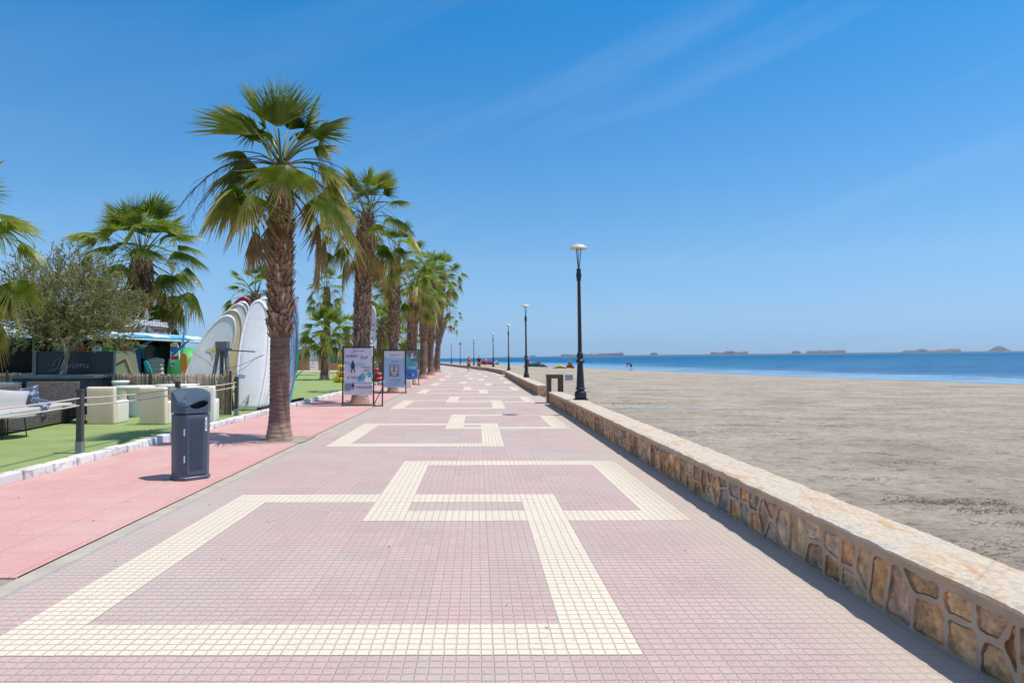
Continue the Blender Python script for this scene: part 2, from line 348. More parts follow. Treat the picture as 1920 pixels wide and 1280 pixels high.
# ------------------------------------------------------------------ beach and sea
WL = [(-120, 72), (-40, 58), (0, 48), (25, 41), (43, 36.8), (65, 30.7), (90, 25.5), (118, 20), (150, 15.5), (200, 8), (260, -8), (340, -38), (500, -120), (900, -370), (1500, -840)]
def wl(Y):
    for (a, b), (c, d) in zip(WL, WL[1:]):
        if a <= Y <= c: return b + (d-b)*(Y-a)/(c-a)
    return WL[-1][1]
SEA = -.60; TILT = .0086      # the paving falls about one percent towards the sea, so against it the water stands level like this
seaz = lambda X: SEA+TILT*X
def sand_z(X, Y):
    a = cx(Y)+2.55; b = wl(Y); t = (X-a)/(b-a)
    z = -.04 + (seaz(b)+.04)*(t*.6+.4*t**3) if t < 1 else seaz(b)-.12*(t-1)*8
    return z
M['sand'], t, b = newmat('sand'); b.inputs['Roughness'].default_value = .95
tc = t.nodes.new('ShaderNodeTexCoord'); P = tc.outputs['Object']
mp = t.nodes.new('ShaderNodeMapping'); mp.inputs['Rotation'].default_value = (0, 0, R(12)); mp.inputs['Scale'].default_value = (.8, 1.2, 1); t.links.new(P, mp.inputs[0])
n1 = noise(t, mp.outputs[0], .5, 6, .6); n2 = noise(t, mp.outputs[0], 5, 7, .72, .4); n3 = noise(t, P, 38, 5, .7)
r1 = rampnode(t, [(.3, (.33, .27, .205)), (.5, (.45, .375, .287)), (.72, (.54, .455, .35))]); t.links.new(n1.outputs['Fac'], r1.inputs[0])
r2 = rampnode(t, [(.34, (.50, .48, .46)), (.45, (.90, .90, .90)), (.75, (1.15, 1.15, 1.15))]); t.links.new(n2.outputs['Fac'], r2.inputs[0])
col = mixc(t, 1.0, r1.outputs[0], r2.outputs[0], 'MULTIPLY')
r3 = rampnode(t, [(.25, (.62, .6, .58)), (.45, (1, 1, 1))]); t.links.new(n3.outputs['Fac'], r3.inputs[0])
col = mixc(t, 1.0, col, r3.outputs[0], 'MULTIPLY')
mp2 = t.nodes.new('ShaderNodeMapping'); mp2.inputs['Rotation'].default_value = (0, 0, R(4)); mp2.inputs['Scale'].default_value = (.55, 1.3, 1); t.links.new(P, mp2.inputs[0])
n5 = noise(t, mp2.outputs[0], 9, 6, .8, .3); n6 = noise(t, P, .8, 3, .6); r5 = rampnode(t, [(.565, (0, 0, 0)), (.68, (.8, .8, .8))]); t.links.new(mth(t, 'ADD', n5.outputs['Fac'], mth(t, 'MULTIPLY', mth(t, 'SUBTRACT', n6.outputs['Fac'], .5), .35)), r5.inputs[0]); col = mixc(t, r5.outputs[0], col, (.13, .10, .075))
mp3 = t.nodes.new('ShaderNodeMapping'); mp3.inputs['Rotation'].default_value = (0, 0, R(9)); mp3.inputs['Scale'].default_value = (.10, 1, 1); t.links.new(P, mp3.inputs[0])
n8 = noise(t, mp3.outputs[0], 1.1, 6, .65, .5); r8 = rampnode(t, [(.32, (.66, .64, .62)), (.44, (1, 1, 1)), (.62, (1.0, 1.0, 1.0)), (.72, (1.12, 1.1, 1.06))]); t.links.new(n8.outputs['Fac'], r8.inputs[0]); col = mixc(t, 1.0, col, r8.outputs[0], 'MULTIPLY')
n7 = noise(t, mp2.outputs[0], 22, 3, .7); r7 = rampnode(t, [(.30, (.80, .78, .76)), (.5, (1, 1, 1)), (.7, (1.12, 1.11, 1.08))]); t.links.new(n7.outputs['Fac'], r7.inputs[0]); col = mixc(t, 1.0, col, r7.outputs[0], 'MULTIPLY')
at = t.nodes.new('ShaderNodeAttribute'); at.attribute_name = 'Col'     # red channel: how wet the sand lies
sr = t.nodes.new('ShaderNodeSeparateColor'); t.links.new(at.outputs['Color'], sr.inputs[0])
wet = mth(t, 'SUBTRACT', 1.0, sr.outputs[0]); col = mixc(t, wet, col, (.20, .17, .14))
t.links.new(col, b.inputs['Base Color'])
rr_ = t.nodes.new('ShaderNodeMapRange'); rr_.inputs['To Min'].default_value = .95; rr_.inputs['To Max'].default_value = .35; t.links.new(wet, rr_.inputs['Value']); t.links.new(rr_.outputs[0], b.inputs['Roughness'])
hh = mth(t, 'ADD', mth(t, 'MULTIPLY', n2.outputs['Fac'], 1.0), mth(t, 'MULTIPLY', n3.outputs['Fac'], .35)); bump(t, b, hh, .07)
mb = MB(); mb.smooth = True; Ys = []; y = -8.0
while y < 1500: Ys.append(y); y += .14 if y < 12 else .22 if y < 22 else .5 if y < 45 else 1.5 if y < 120 else 12 if y < 300 else 80
Ys.append(1500); NX = 130; g = []
for y in Ys:
    a = cx(y)+2.5; b_ = wl(y)+18; row = []
    for i in range(NX+1):
        u = (i/NX)**1.9; X = a+(b_-a)*u; z = sand_z(X, y)
        fade = min(1, i/4)*max(0, min(1, (wl(y)-X)/3))
        p = Vector((X*.8, y*2.1, 0)); z += fade*(.030*mnoise.noise(p*.9) + .022*mnoise.noise(p*2.7+Vector((7, 3, 1))) + .05*mnoise.noise(Vector((X*.16, y*.33, 4))))
        dw = wl(y)-X; wv = max(0, min(1, 1-dw/(2.5+1.5*mnoise.noise(Vector((X*.2, y*.2, 9)))) )) if dw > 0 else 1
        mb.cur = (1-wv*.85, 1, 1); row.append(mb.vert((X, y, z)))
    g.append(row)
for a, b_ in zip(g, g[1:]):
    for i in range(NX): mb.face((a[i], a[i+1], b_[i+1], b_[i]))
tag(mb.build('beach_sand', M['sand']), kind='structure')
# shallow puddle of seepage water on the sand
M['puddle'], t, b = newmat('puddle'); b.inputs['Base Color'].default_value = (.16, .16, .16, 1); b.inputs['Roughness'].default_value = .06; b.inputs['Specular IOR Level'].default_value = .7
mb = MB(); pts = []
for k in range(48):
    a = k/48*2*math.pi; r = 1+.25*mnoise.noise(Vector((math.cos(a)*2, math.sin(a)*2, 1)))+.12*mnoise.noise(Vector((math.cos(a)*7, math.sin(a)*7, 5)))
    X = 6.2+2.0*math.cos(a)*r; Y = 20.3+.22*math.sin(a)*r-.09*(X-6.2); pts.append((X, Y, -.045))
mb.poly(pts); tag(mb.build('puddle', M['puddle']), kind='structure')
# dried seaweed and sticks scattered on the sand
M['weed'] = mat('dry_seaweed', (.13, .10, .075), (.22, .18, .13), .95, 20)
mb = MB(); rs = random.Random(3)
def clump(X, Y, r, n):
    for _ in range(n):
        a = rs.uniform(0, 6.28); q = r*rs.random()**.6; x = X+q*math.cos(a)*1.9; y = Y+q*math.sin(a)*.6; z = sand_z(x, y)+.012
        ln = rs.uniform(.012, .055); b_ = rs.uniform(-.5, .5) if rs.random() < .75 else rs.uniform(0, 3); d = Vector((math.cos(b_), math.sin(b_), rs.uniform(-.05, .25)))*ln
        p = Vector((x, y, z)); q2 = p+d*.5+Vector((0, 0, rs.uniform(.0, .014))); mb.tube([p, q2, p+d], [.002, .0035, .0015], 3)
for px, py, r, n in ((1790, 945, .34, 260), (1880, 962, .3, 180), (1730, 942, .25, 110), (1560, 800, .3, 90), (1880, 1030, .3, 90), (1800, 1050, .25, 80), (1890, 988, .22, 60), (1290, 812, .4, 80), (1340, 806, .4, 80), (1370, 798, .3, 60), (1190, 758, .5, 90), (1160, 757, .5, 90), (1320, 828, .2, 30), (1700, 870, .3, 60), (1260, 787, .5, 50), (1620, 900, .3, 50)):
    p = G(px, py, -.06); clump(p.x, p.y, r, n)
for _ in range(420):
    Y = rs.uniform(3, 40); X = 3.2+rs.random()**1.3*30
    if X < wl(Y)-2: clump(X, Y, rs.uniform(.04, .25), rs.randint(2, 9))
tag(mb.build('seaweed_litter', M['weed']), 'dark dried seaweed scattered over the grey sand', kind='stuff')
# sea
M['sea'], t, b = newmat('sea'); 
at = t.nodes.new('ShaderNodeAttribute'); at.attribute_name = 'Col'; sr = t.nodes.new('ShaderNodeSeparateColor'); t.links.new(at.outputs['Color'], sr.inputs[0]); deep = sr.outputs[0]
tc = t.nodes.new('ShaderNodeTexCoord'); P = tc.outputs['Object']
mp = t.nodes.new('ShaderNodeMapping'); mp.inputs['Scale'].default_value = (.35, 1, 1); mp.inputs['Rotation'].default_value = (0, 0, R(-15)); t.links.new(P, mp.inputs[0])
n1 = noise(t, mp.outputs[0], .9, 6, .7); n2 = noise(t, mp.outputs[0], .22, 6, .75); n4 = noise(t, mp.outputs[0], .02, 4, .6)
c1 = mixc(t, deep, (.24, .40, .52), (.004, .115, .25))
rv = rampnode(t, [(.36, (.45, .58, .68)), (.6, (1.4, 1.35, 1.3))]); t.links.new(n2.outputs['Fac'], rv.inputs[0])
c1 = mixc(t, 1.0, c1, rv.outputs[0], 'MULTIPLY')
rv = rampnode(t, [(.35, (.82, .85, .9)), (.65, (1.2, 1.15, 1.1))]); t.links.new(n4.outputs['Fac'], rv.inputs[0])
c1 = mixc(t, 1.0, c1, rv.outputs[0], 'MULTIPLY')
bp = t.nodes.new('ShaderNodeBump'); t.links.new(mth(t, 'ADD', mth(t, 'MULTIPLY', n1.outputs['Fac'], .35), n2.outputs['Fac']), bp.inputs['Height'])
t.links.new(mth(t, 'MULTIPLY', mth(t, 'ADD', mth(t, 'MULTIPLY', deep, .95), .05), 1.6), bp.inputs['Distance']); 
t.nodes.remove(b); df = t.nodes.new('ShaderNodeBsdfDiffuse'); gl = t.nodes.new('ShaderNodeBsdfGlossy'); gl.inputs['Roughness'].default_value = .16
t.links.new(c1, df.inputs['Color']); t.links.new(bp.outputs[0], gl.inputs['Normal'])
ms = t.nodes.new('ShaderNodeMixShader'); t.links.new(mth(t, 'SUBTRACT', .62, mth(t, 'MULTIPLY', deep, .53)), ms.inputs[0]); t.links.new(df.outputs[0], ms.inputs[1]); t.links.new(gl.outputs[0], ms.inputs[2]); t.links.new(ms.outputs[0], t.nodes['Material Output'].inputs['Surface'])
mb = MB(); mb.smooth = True; g = []
offs = (-14, 0, 4, 8, 13, 20, 30, 45, 70, 120, 300, 1200, 8300)
for y in (-900, -120, -40, 0, 12, 25, 34, 43, 54, 65, 78, 90, 104, 118, 150, 200, 260, 340, 500, 900, 1500, 3000, 8400):
    row = []
    for o in offs:
        X = (wl(y) if y >= -120 else 200) + o*(1+max(0, y-60)/110 if o < 300 else 1)
        if y > 1500: X = -840-(y-1500)*1.1+o*1.8
        X = min(X, 8400)
        if row: X = max(X, min(8400+o*.001, mb.v[row[-1]][0]+2))
        dd = max(0, min(1, (o-4)/10)); mb.cur = (dd, 1, 1); row.append(mb.vert((X, y, seaz(X))))
    g.append(row)
for a, b_ in zip(g, g[1:]):
    for i in range(len(offs)-1):
        if (Vector(mb.v[a[i]])-Vector(mb.v[a[i+1]])).length > 1e-4 or (Vector(mb.v[b_[i]])-Vector(mb.v[b_[i+1]])).length > 1e-4: mb.face((a[i], a[i+1], b_[i+1], b_[i]))
tag(mb.build('sea', M['sea']), kind='structure')

# ------------------------------------------------------------------ sea wall
M['mortar'] = mat('mortar', (.60, .44, .30), (.46, .34, .235), .95, 5, bump=.004, bscale=60)
M['stone'] = mat('wall_stone', (1.95, 1.55, 1.2), (.85, .72, .60), .9, 10, bump=.022, bscale=30, vcol=True, lo=.3, hi=.7)
M['cap'], t, b = newmat('flagstone_cap'); b.inputs['Roughness'].default_value = .75
tc = t.nodes.new('ShaderNodeTexCoord'); P = tc.outputs['Object']; mp = t.nodes.new('ShaderNodeMapping'); mp.inputs['Scale'].default_value = (1.6, .8, 1); t.links.new(P, mp.inputs[0])
n1 = noise(t, mp.outputs[0], 3.4, 8, .7, .8); r1 = rampnode(t, [(.30, (.40, .38, .36)), (.40, (.56, .50, .42)), (.48, (.64, .54, .41)), (.56, (.62, .47, .32)), (.66, (.56, .34, .18))]); t.links.new(n1.outputs['Fac'], r1.inputs[0])
n2 = noise(t, P, 26, 6, .7); r2 = rampnode(t, [(.3, (.72, .7, .68)), (.6, (1.08, 1.08, 1.08))]); t.links.new(n2.outputs['Fac'], r2.inputs[0])
vo = t.nodes.new('ShaderNodeTexVoronoi'); vo.feature = 'DISTANCE_TO_EDGE'; vo.inputs['Scale'].default_value = 1.7; t.links.new(P, vo.inputs['Vector'])
vj = t.nodes.new('ShaderNodeMapRange'); vj.inputs['From Min'].default_value = .012; vj.inputs['From Max'].default_value = .03; vj.inputs['To Min'].default_value = .2; vj.inputs['To Max'].default_value = 0; t.links.new(vo.outputs['Distance'], vj.inputs['Value'])
col = mixc(t, 1.0, r1.outputs[0], r2.outputs[0], 'MULTIPLY'); col = mixc(t, vj.outputs[0], col, (.55, .48, .38)); t.links.new(col, b.inputs['Base Color'])
bump(t, b, mth(t, 'SUBTRACT', mth(t, 'ADD', mth(t, 'MULTIPLY', n2.outputs['Fac'], .5), n1.outputs['Fac']), vj.outputs[0]), .02)
PAL = [(.40, .23, .11), (.46, .29, .16), (.38, .23, .14), (.50, .36, .22), (.40, .34, .28), (.46, .38, .30), (.36, .27, .21), (.50, .33, .19), (.46, .34, .24), (.54, .42, .29), (.48, .35, .22), (.31, .29, .29)]
WH = .395
def clip(poly, a, b):                 # keep the side of the bisector nearer to a
    m = (a+b)/2; n = b-a; o = []
    for i, p in enumerate(poly):
        q = poly[(i+1) % len(poly)]; dp = (p-m).dot(n); dq = (q-m).dot(n)
        if dp <= 0: o.append(p)
        if (dp < 0) != (dq < 0) and abs(dp-dq) > 1e-9: o.append(p+(q-p)*(dp/(dp-dq)))
    return o
def stone_face(mb, mo, O, U, Nn, length, seed, fine=True):   # O origin at the foot, U along, Nn outwards
    rs = random.Random(seed); sd = []; s = -.15
    while s < length+.2:
        wd = rs.uniform(.14, .30)
        if rs.random() < .60: z = rs.uniform(.14, .24); sd += [(Vector((s+wd/2+rs.uniform(-.03, .03), z-.10))), (Vector((s+wd/2+rs.uniform(-.03, .03), z+.10+rs.uniform(0, .06))))]
        else: sd.append(Vector((s+wd/2, .19+rs.uniform(-.04, .04))))
        s += wd
    Z = Vector((0, 0, 1)); H = WH-.045
    W = lambda p, d: O+U*p.x+Z*p.y+Nn*d
    for i, a in enumerate(sd):
        poly = [Vector(q) for q in ((max(0, a.x-.6), 0), (min(length, a.x+.6), 0), (min(length, a.x+.6), H), (max(0, a.x-.6), H))]
        if poly[1].x <= poly[0].x: continue
        for j in range(max(0, i-7), min(len(sd), i+8)):
            if j != i: poly = clip(poly, a, sd[j])
            if len(poly) < 3: break
        if len(poly) < 3: continue
        c = sum(poly, Vector((0, 0)))/len(poly)
        # resample and round
        pts = []; per = sum((poly[k]-poly[k-1]).length for k in range(len(poly)))
        if per < .25: 
            mo.face([mo.vert(W(p, 0)) for p in poly]); continue
        n = 22 if fine else 10; st = per/n; acc = 0; k = 0; cur = poly[0]; walk = 0
        dense = []
        for k in range(len(poly)):
            p, q = poly[k], poly[(k+1) % len(poly)]; m_ = max(1, int((q-p).length/(.02 if fine else .06)))
            for e in range(m_): dense.append(p+(q-p)*e/m_)
        rad = min((p-c).length for p in dense)
        out_ = dense; ins = []
        nd = len(dense)
        for k_, p in enumerate(dense):
            sm_ = sum((dense[(k_+e) % nd] for e in range(-1, 2)), Vector((0, 0)))/3
            v = sm_-c; l = max(v.length, 1e-4); q = c+v*(max(.25*l, (l-.018-.010*mnoise.noise(Vector((p.x*14, p.y*14, seed)))))/l); ins.append(q)
        r0 = [W(p, 0) for p in out_]; r1_ = [W(p, .003) for p in ins]
        r2_ = [W(c+(p-c)*.96, -.016) for p in ins]
        base = rs.choice(PAL); g_ = rs.uniform(.75, 1.25)
        mo.cur = (1, 1, 1); a0 = [mo.vert(p) for p in r0]; a1 = [mo.vert(p) for p in r1_]
        for k_ in range(nd): j_ = (k_+1) % nd; mo.face((a0[k_], a0[j_], a1[j_], a1[k_]))
        mb.cur = tuple(x*g_*.85 for x in base); b1 = [mb.vert(p) for p in r1_]; b2 = [mb.vert(p) for p in r2_]; rings = [b1, b2]
        tilt = Vector((rs.uniform(-1, 1), rs.uniform(-1, 1)))*.10
        for q_ in ((.84, .68, .52, .36, .2) if fine else (.5,)):
            row = []
            for p in ins:
                pp = c+(p-c)*q_; nz_ = mnoise.noise(Vector((pp.x*11, pp.y*11, seed*3.1)))+.8*mnoise.noise(Vector((pp.x*28, pp.y*28, seed)))+.5*mnoise.noise(Vector((pp.x*60, pp.y*60, seed)))
                d = -.010+.013*nz_+(pp-c).dot(tilt); mb.cur = tuple(x*g_*(1+.35*nz_) for x in base); row.append(mb.vert(W(pp, min(.002, d))))
            rings.append(row)
        for r_a, r_b in zip(rings, rings[1:]):
            for k_ in range(nd): j_ = (k_+1) % nd; mb.face((r_a[k_], r_a[j_], r_b[j_], r_b[k_]))
        mb.cur = tuple(x*g_ for x in base); cc = mb.vert(W(c, -.008))
        for k_ in range(nd): mb.face((rings[-1][k_], rings[-1][(k_+1) % nd], cc))
def wall(label, pts, thick, seed, ends=(True, True), fine_to=12):
    root = thing('sea_wall', label, 'wall', (pts[0][0], pts[0][1], 0), 0, 'low stone sea wall sections')
    off = Vector((pts[0][0], pts[0][1], 0))
    st = MB(); mo = MB(); mo.cur = (1, 1, 1)
    P3 = [Vector((p[0], p[1], 0))-off for p in pts]
    for i, (a, b_) in enumerate(zip(P3, P3[1:])):
        U = (b_-a); ln = U.length; U.normalize(); Nn = Vector((-U.y, U.x, 0))
        if Nn.x > 0: Nn = -Nn
        stone_face(st, mo, a, U, Nn, ln, seed+i, fine=(pts[i][1] < fine_to))
        # mortar strip under the cap and the body
        t_ = -Nn*thick
        mo.quad(a+Vector((0, 0, WH-.045)), b_+Vector((0, 0, WH-.045)), b_+Vector((0, 0, WH)), a+Vector((0, 0, WH)))
        for q in ((a+t_+Vector((0, 0, -.3)), b_+t_+Vector((0, 0, -.3)), b_+t_+Vector((0, 0, WH)), a+t_+Vector((0, 0, WH))), (a-Nn*.03+Vector((0, 0, -.1)), b_-Nn*.03+Vector((0, 0, -.1)), b_-Nn*.03+Vector((0, 0, WH)), a-Nn*.03+Vector((0, 0, WH)))): mo.quad(*q)
    for e, (p, q) in enumerate(((P3[0], P3[1]), (P3[-1], P3[-2]))):
        U = (q-p).normalized(); Nn = Vector((-U.y, U.x, 0)); Nn = -Nn if Nn.x > 0 else Nn
        stone_face(st, mo, p+Vector((0, 0, 0)), -Nn, -U, thick, seed+50+e, fine=False)
        mo.quad(p+U*.03+Vector((0, 0, -.1)), p+U*.03-Nn*thick+Vector((0, 0, -.1)), p+U*.03-Nn*thick+Vector((0, 0, WH)), p+U*.03+Vector((0, 0, WH)))
        mo.quad(p+Vector((0, 0, WH-.045)), p-Nn*thick+Vector((0, 0, WH-.045)), p-Nn*thick+Vector((0, 0, WH)), p+Vector((0, 0, WH)))
    mo.build('mortar', M['mortar'], root); st.smooth = False; st.build('stone_facing', M['stone'], root)
    # cap: uneven flagstones
    cp = MB(); cp.smooth = False; rows = []; s = 0
    for i, (a, b_) in enumerate(zip(P3, P3[1:])):
        U = (b_-a); ln = U.length; U.normalize(); Nn = Vector((-U.y, U.x, 0)); Nn = -Nn if Nn.x > 0 else Nn
        near = pts[i][1]; n = max(1, int(ln/(.045 if near < 10 else .12 if near < 24 else .6)))
        for k in range(n+(1 if i == len(P3)-2 else 0)):
            p = a+U*ln*k/n; yy = p.y+off.y; row = []
            jag = .018*mnoise.noise(Vector((yy*5, 1, seed)))+.012*mnoise.noise(Vector((yy*17, 3, seed)))+.006*mnoise.noise(Vector((yy*40, 3, seed)))
            jb = .03*mnoise.noise(Vector((yy*4, 7, seed)))+.015*mnoise.noise(Vector((yy*15, 9, seed)))
            front, back = .026+jag, -(thick+.03)+jb
            zt = WH+.03
            row.append(cp.vert(p+Nn*(front-.03)+Vector((0, 0, WH-.004))))
            row.append(cp.vert(p+Nn*(front-.006)+Vector((0, 0, WH-.002+.4*jag))))
            for u in (0, .12, .3, .5, .7, .88, 1):
                d = front+(back-front)*u; zz = zt+.008*mnoise.noise(Vector((yy*3, d*5, seed)))+.004*mnoise.noise(Vector((yy*14, d*14, 2)))-(.010 if u in (0, 1) else 0)
                row.append(cp.vert(p+Nn*d+Vector((0, 0, zz))))
            row.append(cp.vert(p+Nn*(back+.01)+Vector((0, 0, WH-.002))))
            rows.append(row)
    for r_a, r_b in zip(rows, rows[1:]):
        for k in range(len(r_a)-1): cp.face((r_a[k], r_a[k+1], r_b[k+1], r_b[k]))
    cp.face(rows[0]); cp.face(rows[-1][::-1])
    cp.build('flagstone_cap', M['cap'], root)
    return root
wall('nearest long run of stone sea wall under the first tall black lamp', [(2.56, -1.0), (2.5, 3.0), (2.49, 17.0), (2.42, 21.6)], .42, 11)
wall('middle run of stone sea wall beyond the gap with the wooden box', [(2.5, 26.6), (2.44, 42), (2.40, 56)], .42, 23)
wall('far curving run of stone sea wall beside the two walkers', [(2.38, 60)]+[(2.35+cx(y), y) for y in (64, 78, 90, 104, 118, 130, 144, 165, 200)], .42, 37)
# joint pillar under the first lamp
mb = MB(); mb.box((0, 0, WH/2-.012), (.012, .16, WH-.03)); o = mb.build('mortar_pillar', M['mortar']); o.location = (2.486, 16.3, 0)
for q in bpy.data.objects:
    if q.name == 'sea_wall': o.parent = q; o.location = Vector((2.486, 16.3, 0))-q.location
# ------------------------------------------------------------------ palms
M['leaf'] = leafmat('palm_leaf', .40, .42)
M['trunk'] = mat('palm_trunk', (.26, .155, .115), (.14, .085, .068), .95, 5, bump=.012, bscale=34, vcol=True, stretch=(1, 1, 4))
M['boot'] = mat('palm_boots', (.9, .8, .7), (.45, .4, .36), .9, 16, bump=.006, bscale=50, vcol=True)
GREEN = [(.19, .255, .03), (.26, .32, .045), (.11, .18, .02), (.33, .36, .08), (.23, .28, .04)]
def lerp(a, b, t): return tuple(x+(y-x)*t for x, y in zip(a, b))
def fan(mb, P, ax, nr, Rb, age, rs, nseg=34, spread=125, droop=.35, dead=False):
    """fan blade: P hastula, ax axis out of the petiole, nr upper normal, age 0 young..1 old"""
    ax = ax.normalized(); nr = (nr-ax*nr.dot(ax)).normalized(); sd = ax.cross(nr)
    if dead: base = rs.choice([(.42, .27, .13), (.34, .20, .09), (.50, .36, .19)]); tip = (.38, .27, .15)
    else:
        base = lerp(rs.choice(GREEN), (.20, .21, .035), age*.55*rs.random()+.05); tip = lerp((.38, .38, .11), (.52, .34, .13), min(1, age*1.1))
    dth = R(spread)*2/nseg; cup = rs.uniform(.10, .42)*(1+age*.7); fused = rs.uniform(.30, .42)
    wav = rs.uniform(0, 6.28)
    def pos(th, r, up=0, dr=0):
        s_ = math.sin(th); c_ = math.cos(th); rr = r
        p = P + (ax*c_ + sd*s_)*rr - nr*(abs(s_)**1.4*rr*cup) + nr*up
        g = droop*(r/Rb)**2.2*Rb*(1+dr)
        p = p + nr*(-.15*(r/Rb)**2*Rb*c_*.5); p.z -= g
        return p
    edges = []
    for k in range(nseg+1):
        th = -R(spread)+k*dth
        mb.cur = lerp(base, (.25, .30, .06), .35) if not dead else base
        a0 = mb.vert(pos(th, .03*Rb)); mb.cur = base
        L_ = Rb*(1-.28*(abs(th)/R(135))**2)
        a1 = mb.vert(pos(th, .28*L_, -.012*Rb)); a2 = mb.vert(pos(th, fused*L_, -.02*Rb)); edges.append((a0, a1, a2, th, L_))
    for (e0, e1) in zip(edges, edges[1:]):
        th = (e0[3]+e1[3])/2; L_ = (e0[4]+e1[4])/2*rs.uniform(.84, 1.12); dr = rs.uniform(-.3, .35)*(1+.4*age)
        j = rs.uniform(-.05, .05)
        mb.cur = base; m0 = e0[0]; c1 = mb.vert(pos(th, .28*L_, .018*Rb)); c2 = mb.vert(pos(th, fused*L_, .03*Rb))
        mb.face((e0[0], e1[0], c1)); mb.face((e0[0], c1, e0[1])); mb.face((e1[0], e1[1], c1))
        mb.face((e0[1], c1, c2, e0[2])); mb.face((c1, e1[1], e1[2], c2))
        f2 = .5*(fused+1); q = .22
        mb.cur = lerp(base, tip, .30+.3*age); l3 = mb.vert(pos(th-dth*q+j, f2*L_, -.005*Rb, dr)); r3 = mb.vert(pos(th+dth*q+j, f2*L_, -.005*Rb, dr)); c3 = mb.vert(pos(th+j, f2*L_, .018*Rb, dr))
        mb.face((e0[2], c2, c3, l3)); mb.face((c2, e1[2], r3, c3))
        mb.cur = tip; tp = mb.vert(pos(th+j*2.2, L_, 0, dr*1.5)); mb.face((l3, c3, tp)); mb.face((c3, r3, tp))
def petiole(mb, O, az, el, Lp, rs, rad=.016, col=(.17, .20, .05), sag=.2):
    d = Vector((math.cos(az)*math.cos(el), math.sin(az)*math.cos(el), math.sin(el))); h = Vector((math.cos(az), math.sin(az), 0)); pts = []
    for i in range(6):
        u = i/5; p = O+d*Lp*u; p.z -= sag*Lp*u*u; pts.append(p)
    mb.cur = col; mb.tube(pts, [rad*(1.5-.8*i/5) for i in range(6)], 5, cap=False, flat=.6)
    return pts[-1], (pts[-1]-pts[-2]).normalized(), h
